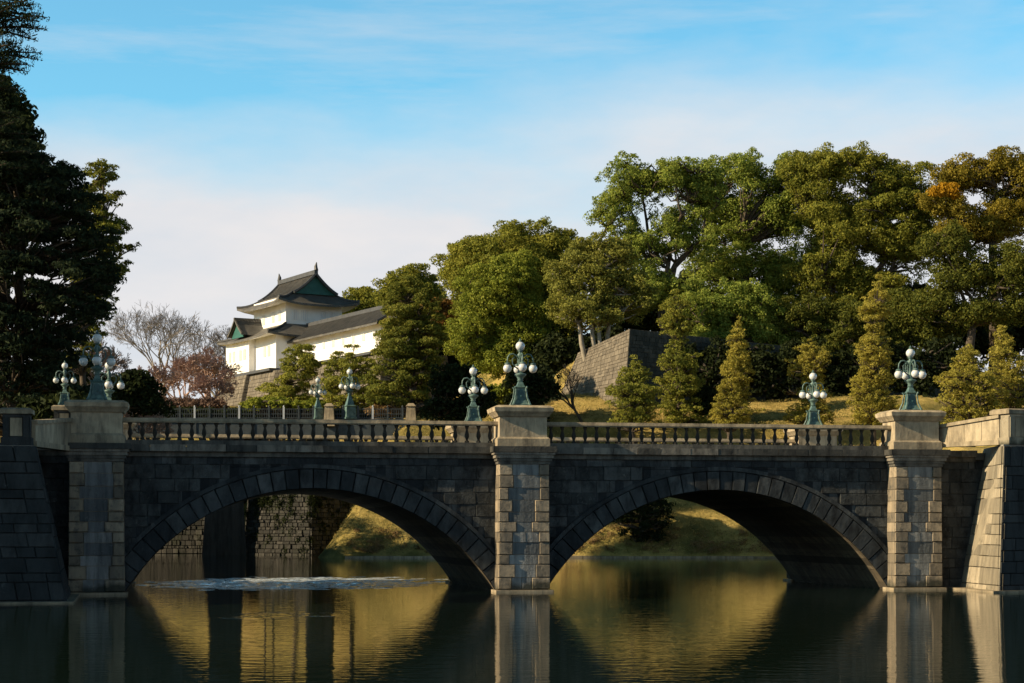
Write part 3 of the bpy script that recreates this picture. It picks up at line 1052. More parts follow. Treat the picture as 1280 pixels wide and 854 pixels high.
a = bl(HALF + PW, 0.45)
parapet('tan parapet wall of plain panels between the right pedestal and the right end post', (a.x, a.y), (20.35, 76.1), 6.06, 6.07, 6.98, 7.32, 4)
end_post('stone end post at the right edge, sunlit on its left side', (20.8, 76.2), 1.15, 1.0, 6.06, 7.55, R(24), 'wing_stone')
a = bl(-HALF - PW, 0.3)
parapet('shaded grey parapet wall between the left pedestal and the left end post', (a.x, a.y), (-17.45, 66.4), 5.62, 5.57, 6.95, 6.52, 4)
end_post('shaded grey stone end post at the left edge, before the dark trees', (-17.82, 65.95), 0.95, 0.9, 5.57, 6.92, R(10.5), 'shaded_wing_stone')


# ------------------------------------------------------------------ lamps
def make_lamp(name, label, group, z_pyr=False, mat='verdigris', mat2='dark_bronze'):
    """bronze candelabrum: panelled base, vase, four scrolled arms with hanging globes and one globe on top"""
    root = empty(name, (0, 0, 0), 0, label, 'street lamp', group)
    b_ = MB()
    if z_pyr:
        ring = [(0.52, 0), (0.52, 0.1), (0.46, 0.14), (0.42, 0.75), (0.5, 0.8), (0.34, 0.88), (0.1, 1.5), (0.13, 1.53), (0.08, 1.58)]
    else:
        ring = [(0.46, 0), (0.46, 0.07), (0.38, 0.12), (0.29, 0.3), (0.23, 0.72), (0.28, 0.78), (0.2, 0.86), (0.14, 0.98), (0.11, 1.06)]
    b_.lathe(ring, n=4, rot=R(45))
    base = b_.build('base', MAT[mat], root)
    if not z_pyr:
        for k in range(4):
            a = k * math.pi / 2
            ca, sa_ = math.cos(a), math.sin(a)
            pm_ = MB()
            vs_ = []
            for (x, z) in ((-0.14, 0.2), (0.14, 0.2), (0.13, 0.55), (0.08, 0.66), (0, 0.7), (-0.08, 0.66), (-0.13, 0.55)):
                yy = 0.245 + (0.72 - z) * 0.055 + 0.02
                vs_.append((ca * x + sa_ * -yy * -1 * -1, sa_ * x - ca * yy, z))
            vs_ = [(x * ca + yy * sa_, x * sa_ - yy * ca, z) for (x, z) in ((-0.14, 0.2), (0.14, 0.2), (0.13, 0.55), (0.08, 0.66), (0, 0.7), (-0.08, 0.66), (-0.13, 0.55)) for yy in (0.188 + (0.72 - z) * 0.075,)]
            back = [(x * 0.9, y * 0.9, z) for (x, y, z) in vs_]
            m_ = len(vs_)
            pm_.add(vs_ + back, [tuple(range(m_))] + [(i, i + m_, (i + 1) % m_ + m_, (i + 1) % m_) for i in range(m_)])
            pm_.lathe([(0.05, -0.03), (0.05, 0.03)], (0.21 * sa_, -0.21 * ca, 0.42), n=8)
            pm_.build('panel', MAT[mat2], base)
        for k in range(4):
            a = k * math.pi / 2 + math.pi / 4
            d = Vector((math.cos(a), math.sin(a), 0))
            sc = MB()
            sc.tube([d * 0.5 + Vector((0, 0, 0.03)), d * 0.44 + Vector((0, 0, 0.16)), d * 0.35 + Vector((0, 0, 0.35)), d * 0.29 + Vector((0, 0, 0.7)), d * 0.35 + Vector((0, 0, 0.8))], [0.06, 0.045, 0.036, 0.036, 0.05], 6)
            sc.build('corner_scroll', MAT[mat], base)
    z0 = 1.5 if z_pyr else 1.03
    c = MB()
    c.lathe([(0.1, z0), (0.13, z0 + 0.04), (0.1, z0 + 0.1), (0.19, z0 + 0.2), (0.26, z0 + 0.27), (0.24, z0 + 0.31), (0.1, z0 + 0.36), (0.075, z0 + 0.5), (0.065, z0 + 0.95), (0.11, z0 + 1.02), (0.12, z0 + 1.1), (0.07, z0 + 1.16), (0.06, z0 + 1.22), (0.13, z0 + 1.26)], n=14)
    c.build('column', MAT[mat], root, smooth=True)
    for k in range(4):
        a = k * math.pi / 2
        d = Vector((math.cos(a), math.sin(a), 0))
        am = MB()
        pts = [(0.05, 0.92), (0.16, 1.05), (0.3, 1.13), (0.44, 1.1), (0.52, 0.98), (0.535, 0.84), (0.535, 0.76)]
        am.tube([d * r + Vector((0, 0, z0 + z)) for r, z in pts], [0.028, 0.032, 0.034, 0.032, 0.03, 0.028, 0.028], 7)
        pts = [(0.06, 0.5), (0.2, 0.58), (0.32, 0.72), (0.33, 0.9), (0.25, 1.0), (0.2, 0.92)]
        am.tube([d * r + Vector((0, 0, z0 + z)) for r, z in pts], [0.026, 0.03, 0.03, 0.028, 0.024, 0.015], 6)
        am.lathe([(0.03, 0.0), (0.1, -0.03), (0.13, -0.08), (0.12, -0.1)], (d.x * 0.535, d.y * 0.535, z0 + 0.78), n=12)
        arm = am.build('arm', MAT[mat], root, smooth=True)
        g = MB()
        g.lathe([(0.178 * math.sin(R(w)), -0.178 * math.cos(R(w))) for w in (4, 18, 36, 54, 72, 90, 108, 126, 144, 158)], (d.x * 0.535, d.y * 0.535, z0 + 0.53), n=18)
        g.build('globe', MAT['opal_glass'], arm, smooth=True)
    g = MB()
    g.lathe([(0.19 * math.sin(R(w)), -0.19 * math.cos(R(w))) for w in (20, 36, 54, 72, 90, 108, 126, 144, 160)], (0, 0, z0 + 1.45), n=18)
    g.build('top_globe', MAT['opal_glass'], root, smooth=True)
    f = MB()
    f.lathe([(0.085, 0), (0.08, 0.03), (0.04, 0.06), (0.045, 0.09), (0.01, 0.15)], (0, 0, z0 + 1.625), n=10)
    f.build('finial', MAT[mat], root)
    return root


LG = 'globe lamps on the bridge pedestals'
lamp = make_lamp('bridge_lamp', 'green bronze globe lamp on the centre pedestal of the near balustrade', LG)
spots = [((0, 0.4), None),
         ((-HALF, 0.4), 'shaded bronze globe lamp on the left pedestal, before brown bare trees'),
         ((HALF, 0.4), 'sunlit verdigris globe lamp on the right near pedestal beside the tan parapet'),
         ((-HALF, FAR), 'globe lamp of the far side, mostly hidden behind the shaded left lamp'),
         ((0, FAR), 'globe lamp of the far side just left of the centre pedestal'),
         ((HALF, FAR), 'pale green globe lamp rising behind the right span balustrade')]
for i, ((u, v), lb) in enumerate(spots):
    o = lamp if i == 0 else copy_tree(lamp)
    p = bl(u, v)
    o.location = (p.x, p.y, 7.622)
    o.rotation_euler = (0, 0, BR)
    if lb:
        o['label'] = lb

# ------------------------------------------------------------------ iron bridge and moat walls behind
IY = 177.0
iz = EYE + (HY - 524) * IY / F
ix0, ix1 = (128 - HX) * IY / F, (507 - HX) * IY / F
iron = empty('iron_bridge', (ix0, IY, iz), 0, 'dark iron bridge with railing beyond the left span of the stone bridge', 'bridge')
ln_ = ix1 - ix0
mb = MB()
mb.box(0, ln_, 0, 5.5, -0.3, 0)
mb.build('deck', MAT['road_gravel'], iron)
mb = MB()
mb.box(0, ln_, -0.12, 0.15, -1.75, -0.31)
mb.box(0, ln_, -0.25, 0.25, -0.306, -0.02)
for k in range(11):
    x = 0.6 + k * (ln_ - 1.2) / 10
    mb.box(x - 0.06, x + 0.06, -0.2, -0.122, -1.75, -0.31)
mb.build('girder', MAT['iron_paint'], iron)
rail = MB()
for z in (0.12, 0.5, 0.98):
    rail.box(0, ln_, 0.02, 0.1, z - 0.035, z + 0.035)
for k in range(int(ln_ / 0.22)):
    rail.box(k * 0.22, k * 0.22 + 0.05, 0.035, 0.085, 0.156, 0.944)
rl = rail.build('railing', MAT['iron_paint'], iron)
for k in range(21):
    x = 0.3 + k * (ln_ - 0.6) / 20
    p = MB()
    p.box(x - 0.09, x + 0.09, -0.03, 0.15, 0, 1.16)
    p.lathe([(0.06, 0), (0.1, 0.06), (0.06, 0.14), (0.01, 0.18)], (x, 0.06, 1.16), n=8)
    p.build('railing_post', MAT['shutter'] if k % 3 == 0 else MAT['iron_paint'], rl)
p = MB()
x = (283 - HX) * IY / F - ix0
p.hexa([(x - 2.3, -0.9, -iz - 1), (x + 1.9, 0.7, -iz - 1), (x + 0.6, 5.4, -iz - 1), (x - 2.2, 4.8, -iz - 1)],
       [(x - 1.4, -0.4, -1.752), (x + 1.2, 0.6, -1.752), (x + 0.5, 5.2, -1.752), (x - 2.0, 4.7, -1.752)])
p.build('pier', MAT['shaded_wing_stone'], iron)
p = MB()
x = (395 - HX) * IY / F - ix0
p.hexa([(x - 1.4, 2.2, -iz + 5), (x + 1.4, 2.2, -iz + 5), (x + 1.4, 5.2, -iz + 5), (x - 1.4, 5.2, -iz + 5)],
       [(x - 1.1, 2.3, -0.302), (x + 1.1, 2.3, -0.302), (x + 1.1, 5.1, -0.302), (x - 1.1, 5.1, -0.302)])
p.build('pier', MAT['shaded_wing_stone'], iron)

LG2 = 'globe lamps on the iron bridge'
lamp2 = make_lamp('iron_bridge_lamp', 'globe lamp with pyramid base on the iron bridge, right one of the pair', LG2, True)
for i, (px, h_px, lb) in enumerate(((437, 63, None), (397, 52, 'smaller globe lamp with pyramid base on the iron bridge, left one of the pair'),)):
    o = lamp2 if i == 0 else copy_tree(lamp2)
    s = h_px * IY / F / 3.15
    o.location = ((px - HX) * IY / F, IY - 0.75 * s + 1.2, iz)
    o.scale = (s, s, s)
    o.rotation_euler = (0, 0, R(25))
    if lb:
        o['label'] = lb
lx = gx_(81, 81.5)
end_post('plain stone pedestal under the small lamp before the dark trees at far left', (lx, 81.5), 0.9, 0.9, 5.2, 8.05, BR, 'shaded_wing_stone')
o = copy_tree(lamp)
o.location = (lx, 81.5, 8.052)
o.scale = (0.72, 0.72, 0.72)
o.rotation_euler = (0, 0, BR)
o['label'] = 'small globe lamp before the dark trees at the far left, the leftmost lamp'
# stone gate posts at the end of the iron railing
for i, (px, lb) in enumerate(((412, 'pale stone post in the iron railing between the pair of lamps'), (514, 'pale stone gate post where the iron railing ends by the big pine'))):
    x = (px - HX) * IY / F
    o = empty('stone_post', (x, IY - 0.35, iz), 0, lb, 'post', 'stone posts along the iron railing')
    mb = MB()
    mb.hexa([(-0.55, -0.4, -0.7), (0.55, -0.4, -0.7), (0.55, 0.3, -0.7), (-0.55, 0.3, -0.7)], [(-0.4, -0.3, 1.2), (0.4, -0.3, 1.2), (0.4, 0.25, 1.2), (-0.4, 0.25, 1.2)])
    mb.build('shaft', MAT['trim_stone'], o)
    mb = MB()
    mb.hexa([(-0.5, -0.4, 1.202), (0.5, -0.4, 1.202), (0.5, 0.33, 1.202), (-0.5, 0.33, 1.202)], [(-0.25, -0.2, 1.5), (0.25, -0.2, 1.5), (0.25, 0.2, 1.5), (-0.25, 0.2, 1.5)])
    mb.build('cap', MAT['trim_stone'], o)


def wall_thing(name, label, chain, z0, z1, batter, ch, bl_, mts, jit=0.6, cat='stone wall', gap=0.03, proud=0.12):
    """battered dry-stone wall along plan points; every run between two corners is one face"""
    n = len(chain)
    zt = z1 if hasattr(z1, '__len__') else [z1] * n
    zb = z0 if hasattr(z0, '__len__') else [z0] * n
    root = empty(name, (chain[0][0], chain[0][1], zb[0]), 0, label, cat)
    off = Vector((chain[0][0], chain[0][1], zb[0]))
    nr = []
    for i in range(n - 1):
        d = Vector((chain[i + 1][0] - chain[i][0], chain[i + 1][1] - chain[i][1])).normalized()
        nr.append(Vector((-d.y, d.x)))
    tops = []
    for i in range(n):
        p = Vector(chain[i][:2])
        if 0 < i < n - 1:
            a, b_ = nr[i - 1], nr[i]
            m_ = (a + b_) / max(0.3, 1 + a.dot(b_))
        else:
            m_ = nr[0] if i == 0 else nr[-1]
        tops.append(p + m_ * batter)
    for i in range(n - 1):
        mb = MB()
        q = [Vector((chain[i][0], chain[i][1], zb[i])), Vector((chain[i + 1][0], chain[i + 1][1], zb[i + 1])), Vector((tops[i + 1].x, tops[i + 1].y, zt[i + 1])), Vector((tops[i].x, tops[i].y, zt[i]))]
        mb.blocks(*[v - off for v in q], ch, bl_, gap=gap, proud=proud, jit=jit, skew=1.5)
        mb.build('wall_face', MAT[mts if isinstance(mts, str) else mts[i]], root)
    return root


# moat wall behind the iron bridge, and the projecting abutment it lands on
wall_thing('moat_wall', 'rough grey stone moat wall seen through the left arch at its left side', [(-62, 190), (gx_(265, 186), 186.5), (gx_(315, 189), 189)], -0.5, 6.3, 0.8, 0.36, 0.42, 'moat_stone', jit=1.1, gap=0.006, proud=0.16)
wall_thing('bridge_abutment', 'rough grey stone abutment under the iron bridge, beside the golden slope', [(gx_(303, 186), 187), (gx_(306, 178), 178.3), (gx_(388, 175.2), 175.2), (gx_(446, 178), 179), (gx_(452, 190), 190)], -0.5, 6.4, 0.7, 0.36, 0.42, 'moat_stone', jit=1.1, gap=0.006, proud=0.16)
mb = MB()
q = [(gx_(307, 179.5), 179.2), (gx_(388, 176.4), 176.2), (gx_(443, 179), 179.6), (gx_(450, 192), 192), (gx_(303, 192), 192)]
mb.add([(x, y, 6.3) for x, y in q], [(0, 1, 2, 3, 4)])
tag(mb.build('grass_terrace', MAT['lawn']), kind='structure')

# low stone edging along the foot of the lawn
edge = empty('bank_edging', (-14.5, 158.6, 0), 0, 'low grey stone edging along the waterline of the grassy bank', 'stone edging')
mb = MB()
x = 0.0
while x < 46:
    w = random.uniform(1.6, 2.6)
    mb.box(x + 0.02, x + w - 0.02, random.uniform(-0.1, 0.05), 0.8, -1.0, random.uniform(0.14, 0.22))
    x += w
mb.build('edging_stones', MAT['trim_stone'], edge)
edge.rotation_euler = (0, 0, R(0.5))


# ------------------------------------------------------------------ retaining wall on the lawn and the castle
def plan(o, s, t):
    """o + s along B + t along A, in plan"""
    return (o[0] + B_DIR[0] * s + A_DIR[0] * t, o[1] + B_DIR[1] * s + A_DIR[1] * t)


p_l = plan(W0, 0, 13.5)
p_b = plan(W0, 9, 15.5)
p_r = plan(W0, 26, 0)
p_r2 = plan(W0, 62, 0)
wall_thing('retaining_wall', 'tall battered stone wall with a sharp corner standing on the lawn', [p_b, p_l, tuple(W0), p_r, p_r2], [14.5, 14.5, 14.5, 13.5, 11.5], [20.8, 20.9, 22.5, 21.6, 19.6], 2.1, 0.42, 0.55, ['castle_stone', 'castle_stone', 'shaded_castle_stone', 'shaded_castle_stone'], gap=0.006, proud=0.03)

CT = (-29.4, 238.0)                       # front corner of the tower's upper storey


def frame_empty(name, o, z, label, cat):
    """an Empty whose local x runs along B and local y along A"""
    e = empty(name, (o[0], o[1], z), math.atan2(B_DIR[1], B_DIR[0]), label, cat)
    return e


def hip_roof(mb_t, x0, x1, y0, y1, xi0, xi1, yi0, yi1, z0, z1, lift=0.45, n=10, m_=5, thick=0.28):
    """concave tiled skirt from an eave rectangle up to an inner rectangle, corners turned up"""
    oc = [(x0, y0), (x1, y0), (x1, y1), (x0, y1)]
    ic = [(xi0, yi0), (xi1, yi0), (xi1, yi1), (xi0, yi1)]
    for k in range(4):
        a0, a1 = Vector(oc[k]), Vector(oc[(k + 1) % 4])
        b0, b1 = Vector(ic[k]), Vector(ic[(k + 1) % 4])
        grid = []
        for j in range(m_ + 1):
            v = j / m_
            row = []
            for i in range(n + 1):
                u = i / n
                p = a0.lerp(a1, u).lerp(b0.lerp(b1, u), v)
                c = abs(2 * u - 1) ** 3 * lift * (1 - v) ** 2
                z = z0 + (z1 - z0) * (0.62 * v + 0.38 * v * v) + c
                row.append((p.x, p.y, z))
            grid.append(row)
        vs_ = [p for r_ in grid for p in r_]
        fs_ = [(j * (n + 1) + i, j * (n + 1) + i + 1, (j + 1) * (n + 1) + i + 1, (j + 1) * (n + 1) + i) for j in range(m_) for i in range(n)]
        mb_t.add(vs_, fs_)
        lo = [(p[0], p[1], p[2] - thick) for p in grid[0]]
        mb_t.add(list(grid[0]) + lo, [(i, i + n + 1, i + n + 2, i + 1) for i in range(n)])


def soffit(mb_t, x0, x1, y0, y1, xi0, xi1, yi0, yi1, z0, z1, lift=0.45, n=10):
    oc = [(x0, y0), (x1, y0), (x1, y1), (x0, y1)]
    ic = [(xi0, yi0), (xi1, yi0), (xi1, yi1), (xi0, yi1)]
    for k in range(4):
        a0, a1 = Vector(oc[k]), Vector(oc[(k + 1) % 4])
        b0, b1 = Vector(ic[k]), Vector(ic[(k + 1) % 4])
        for i in range(n):
            u, w = i / n, (i + 1) / n
            p, q, r_, s_ = a0.lerp(a1, u), a0.lerp(a1, w), b0.lerp(b1, w), b0.lerp(b1, u)
            mb_t.quad((p.x, p.y, z0 + lift * abs(2 * u - 1) ** 3), (s_.x, s_.y, z1), (r_.x, r_.y, z1), (q.x, q.y, z0 + lift * abs(2 * w - 1) ** 3))


zf = 23.2                                  # floor of the castle buildings
tower = frame_empty('castle_tower', CT, zf, 'white two-storey castle tower with green gable and curved tiled roofs', 'castle tower')
mb = MB()
mb.box(-2, 8, -1.5, 13.5, 0, 4.7)
mb.box(-2.9, -2.002, 5.5, 13.8, 0.0, 4.3)
mb.build('lower_wall', MAT['plaster'], tower)
mb = MB()
mb.box(0, 8, 0, 11, 4.6, 9.6)
mb.build('upper_wall', MAT['plaster'], tower)
mb = MB()
mb.box(-2.95, 8.05, -1.55, 13.85, -0.35, -0.002)
mb.build('sill_beam', MAT['ridge_tile'], tower)
mb = MB()
hip_roof(mb, -3.7, 9.2, -2.9, 15.0, -0.02, 8.02, -0.02, 11.02, 4.25, 6.0, 0.35)
lr = mb.build('lower_roof', MAT['roof_tile'], tower)
mb = MB()
soffit(mb, -3.65, 9.15, -2.85, 14.95, -1.98, 7.98, -1.48, 13.48, 4.0, 4.35, 0.35)
mb.build('eave_soffit', MAT['plaster'], lr)
# gable on the left face over the projecting bay
gb = MB()
gz0, gz1 = 4.9, 7.0
for s in (-1, 1):
    yc = 8.6
    e = yc + s * 2.5
    pr = [(-3.6, 0.0), (-1.5, 0.0), (0.2, 0.0)]
    for k in range(5):
        f0, f1 = k / 5, (k + 1) / 5

        def gp(x, f):
            return (x, yc + (e - yc) * f, gz1 - (gz1 - gz0) * (0.75 * f + 0.5 * f * (1 - f) + 0.25 * f * f) + 0.0)
        gb.quad(gp(-3.7, f0), gp(0.1, f0), gp(0.1, f1), gp(-3.7, f1))
        gb.hexa([gp(-3.75, f0), gp(-3.55, f0), gp(-3.55, f1), gp(-3.75, f1)], [(p[0], p[1], p[2] + 0.3) for p in (gp(-3.75, f0), gp(-3.55, f0), gp(-3.55, f1), gp(-3.75, f1))])
gb.box(-3.8, 0.1, 8.45, 8.75, gz1 + 0.02, gz1 + 0.38)
gr = gb.build('side_gable', MAT['roof_tile'], tower)
mb = MB()
mb.add([(-3.3, 6.5, gz0 - 0.2), (-3.3, 10.7, gz0 - 0.2), (-3.3, 8.6, gz1 - 0.35)], [(0, 2, 1)])
mb.add([(-3.2, 6.5, gz0 - 0.2), (-3.2, 10.7, gz0 - 0.2), (-3.2, 8.6, gz1 - 0.35)], [(0, 1, 2)])
mb.build('gable_board', MAT['green_copper'], gr)
# main hip-and-gable roof
ez = 8.55
mb = MB()
hip_roof(mb, -1.75, 9.75, -1.75, 12.75, 1.2, 6.8, 0.35, 10.65, ez, 10.2, 0.6)
rz_ = 12.6
for s in (-1, 1):
    for k in range(6):
        f0, f1 = k / 6, (k + 1) / 6

        def mp_pt(y, f):
            return (4 + s * 2.95 * f, y, rz_ - (rz_ - 10.05) * (0.62 * f + 0.38 * (1 - (1 - f) ** 2)))
        mb.quad(mp_pt(-0.5, f0), mp_pt(11.5, f0), mp_pt(11.5, f1), mp_pt(-0.5, f1))
        yy = -0.3
        while yy < 11.4:
            p, q = mp_pt(yy, f0), mp_pt(yy, f1)
            mb.hexa([(p[0], yy - .07, p[2] + .01), (p[0], yy + .07, p[2] + .01), (q[0], yy + .07, q[2] + .01), (q[0], yy - .07, q[2] + .01)],
                    [(p[0], yy - .05, p[2] + .1), (p[0], yy + .05, p[2] + .1), (q[0], yy + .05, q[2] + .1), (q[0], yy - .05, q[2] + .1)])
            yy += 0.42
mroof = mb.build('upper_roof', MAT['roof_tile'], tower)
mb = MB()
soffit(mb, -1.7, 9.7, -1.7, 12.7, 0.02, 7.98, 0.02, 10.98, ez - 0.27, ez + 0.15, 0.6)
mb.build('eave_soffit', MAT['plaster'], mroof)
for yy in (-0.15, 11.15):
    mb = MB()
    nn_ = 8
    arc = []
    for s in (-1, 1):
        seq = [i / nn_ for i in range(nn_ + 1)]
        pts = [(4 + s * 2.9 * f, rz_ - 0.1 - (rz_ - 10.2) * (0.62 * f + 0.38 * (1 - (1 - f) ** 2))) for f in seq]
        for (xa_, za_), (xb_, zb_) in zip(pts[:-1], pts[1:]):
            mb.hexa([(xa_, yy - 0.05, 10.0), (xb_, yy - 0.05, 10.0), (xb_, yy + 0.05, 10.0), (xa_, yy + 0.05, 10.0)],
                    [(xa_, yy - 0.05, za_), (xb_, yy - 0.05, zb_), (xb_, yy + 0.05, zb_), (xa_, yy + 0.05, za_)])
    mb.build('gable_panel', MAT['green_copper'], mroof)
    mb = MB()
    y_ = -0.6 if yy < 5 else 11.6
    for s in (-1, 1):
        pts = [Vector((4 + s * 3.1 * f, y_, rz_ + 0.1 - (rz_ - 10.0) * (0.62 * f + 0.38 * (1 - (1 - f) ** 2)))) for f in [i / 8 for i in range(9)]]
        mb.tube(pts, 0.2, 5)
    mb.build('bargeboard', MAT['ridge_tile'], mroof)
mb = MB()
mb.box(3.75, 4.25, -0.7, 11.7, rz_ + 0.0, rz_ + 0.55)
for y_ in (-0.7, 11.7):
    mb.tube([(4, y_, rz_ + 0.5), (4, y_ + (0.15 if y_ < 5 else -0.15), rz_ + 1.0), (4, y_ + (-0.1 if y_ < 5 else 0.1), rz_ + 1.55)], [0.3, 0.24, 0.05], 6)
# hips
for (xa_, ya_, xb_, yb_) in ((-1.75, -1.75, 1.2, 0.35), (9.75, -1.75, 6.8, 0.35), (9.75, 12.75, 6.8, 10.65), (-1.75, 12.75, 1.2, 10.65)):
    pts = []
    for i in range(7):
        f = i / 6
        pts.append((xa_ + (xb_ - xa_) * f, ya_ + (yb_ - ya_) * f, ez + (10.2 - ez) * (0.62 * f + 0.38 * f * f) + 0.6 * (1 - f) ** 2 + 0.12))
    mb.tube(pts, 0.17, 5)
mb.build('ridge', MAT['ridge_tile'], mroof)
mb = MB()
for (xa_, ya_, xb_, yb_) in ((-3.7, -2.9, 0, 0), (9.2, -2.9, 8, 0), (9.2, 15, 8, 11), (-3.7, 15, 0, 11)):
    pts = []
    for i in range(7):
        f = i / 6
        pts.append((xa_ + (xb_ - xa_) * f, ya_ + (yb_ - ya_) * f, 4.25 + 1.75 * (0.62 * f + 0.38 * f * f) + 0.35 * (1 - f) ** 2 + 0.12))
    mb.tube(pts, 0.16, 5)
mb.build('ridge', MAT['ridge_tile'], lr)


def castle_window(parent, c, nrm_x, w=0.9, h=1.3, n=3):
    """barred opening; nrm_x: True when the wall faces -x, else it faces -y"""
    mb = MB()
    if nrm_x:
        mb.box(c[0] - 0.03, c[0] - 0.004, c[1] - w / 2, c[1] + w / 2, c[2] - h / 2, c[2] + h / 2)
    else:
        mb.box(c[0] - w / 2, c[0] + w / 2, c[1] - 0.03, c[1] - 0.004, c[2] - h / 2, c[2] + h / 2)
    wn_ = mb.build('window', MAT['castle_shutter'], parent)
    mb = MB()
    for k in range(n):
        f = (k + 0.5) / n - 0.5
        if nrm_x:
            mb.box(c[0] - 0.1, c[0] - 0.032, c[1] + f * w - 0.06, c[1] + f * w + 0.06, c[2] - h / 2 - 0.05, c[2] + h / 2 + 0.05)
        else:
            mb.box(c[0] + f * w - 0.06, c[0] + f * w + 0.06, c[1] - 0.1, c[1] - 0.032, c[2] - h / 2 - 0.05, c[2] + h / 2 + 0.05)
    mb.build('window_bars', MAT['plaster'], wn_)


for x in (1.3, 2.6, 5.4, 6.7):
    castle_window(tower, (x, 0, 7.2), False)
for y in (2.0, 4.2, 7.5):
    castle_window(tower, (0, y, 7.2), True)
for y in (0.8, 2.2):
    castle_window(tower, (-2, y, 2.4), True)
for y in (7.0, 8.5, 10.8, 12.3):
    castle_window(tower, (-2.9, y, 2.4), True)

# long white gallery
G0 = (-15.4, 215.0)
gal = frame_empty('castle_gallery', G0, 23.6, 'long white plastered gallery with a grey tiled roof running up to the tower', 'castle building')
GL = 27.0
mb = MB()
mb.box(0, 5, 0, GL, 0, 3.3)
mb.build('wall', MAT['plaster'], gal)
mb = MB()
mb.box(-0.04, 5.04, -0.04, GL, -0.3, -0.002)
mb.build('sill_beam', MAT['ridge_tile'], gal)
mb = MB()
for s in (-1, 1):
    for k in range(5):
        f0, f1 = k / 5, (k + 1) / 5

        def g2(y, f):
            return (2.5 + s * 3.6 * f, y, 5.35 - 2.35 * (0.8 * f + 0.2 * (1 - (1 - f) ** 2)))
        mb.quad(g2(-1.2, f0), g2(GL + 1, f0), g2(GL + 1, f1), g2(-1.2, f1))
    yy = -1.1
    while yy < GL + 1:
        pts = [g2(yy, f) for f in (0.04, 0.35, 0.7, 1.0)]
        for (p, q) in zip(pts[:-1], pts[1:]):
            mb.hexa([(p[0], yy - .07, p[2] + .01), (p[0], yy + .07, p[2] + .01), (q[0], yy + .07, q[2] + .01), (q[0], yy - .07, q[2] + .01)],
                    [(p[0], yy - .05, p[2] + .1), (p[0], yy + .05, p[2] + .1), (q[0], yy + .05, q[2] + .1), (q[0], yy - .05, q[2] + .1)])
        yy += 0.42
    a, c = g2(-1.2, 1), g2(GL + 1, 1)
    mb.quad(a, c, (c[0], c[1], c[2] - 0.22), (a[0], a[1], a[2] - 0.22))
grf = mb.build('roof', MAT['roof_tile'], gal)
mb = MB()
mb.quad((-1.05, -1.15, 2.79), (-1.05, GL + 1, 2.79), (0.0, GL + 1, 3.1), (0.0, -1.15, 3.1))
mb.build('eave_soffit', MAT['plaster'], grf)
mb = MB()
mb.box(2.25, 2.75, -1.3, GL + 1, 5.3, 5.75)
for s in (-1, 1):
    mb.tube([(2.5 + s * 3.6 * f, -1.2, 5.5 - 2.35 * (0.8 * f + 0.2 * (1 - (1 - f) ** 2))) for f in (0, 0.25, 0.5, 0.75, 1.0)], 0.16, 5)
mb.build('ridge', MAT['ridge_tile'], grf)
mb = MB()
mb.add([(0, -0.01, 3.3), (5, -0.01, 3.3), (2.5, -0.01, 5.2)], [(0, 1, 2)])
mb.build('gable_wall', MAT['plaster'], gal)
for k in range(9):
    castle_window(gal, (0, 1.8 + k * 2.9, 1.9), True, 0.7, 0.9, 2)

# stone bases under the castle
wall_thing('stone_rampart', 'battered grey stone base under the white tower and gallery',
           [plan(CT, 3, 18), plan(CT, -4.9, 16), plan(CT, -4.9, 4.6), plan(CT, -4.3, 4.5), plan(CT, -4.3, -3.3), plan(G0, -1.4, 20.5), plan(G0, -1.4, -1.6), plan(G0, 9, -1.6)],
           16.5, [22.85, 22.85, 22.85, 22.85, 22.85, 23.3, 23.3, 23.3], 1.9, 0.55, 0.8, 'castle_stone', gap=0.008, proud=0.04)


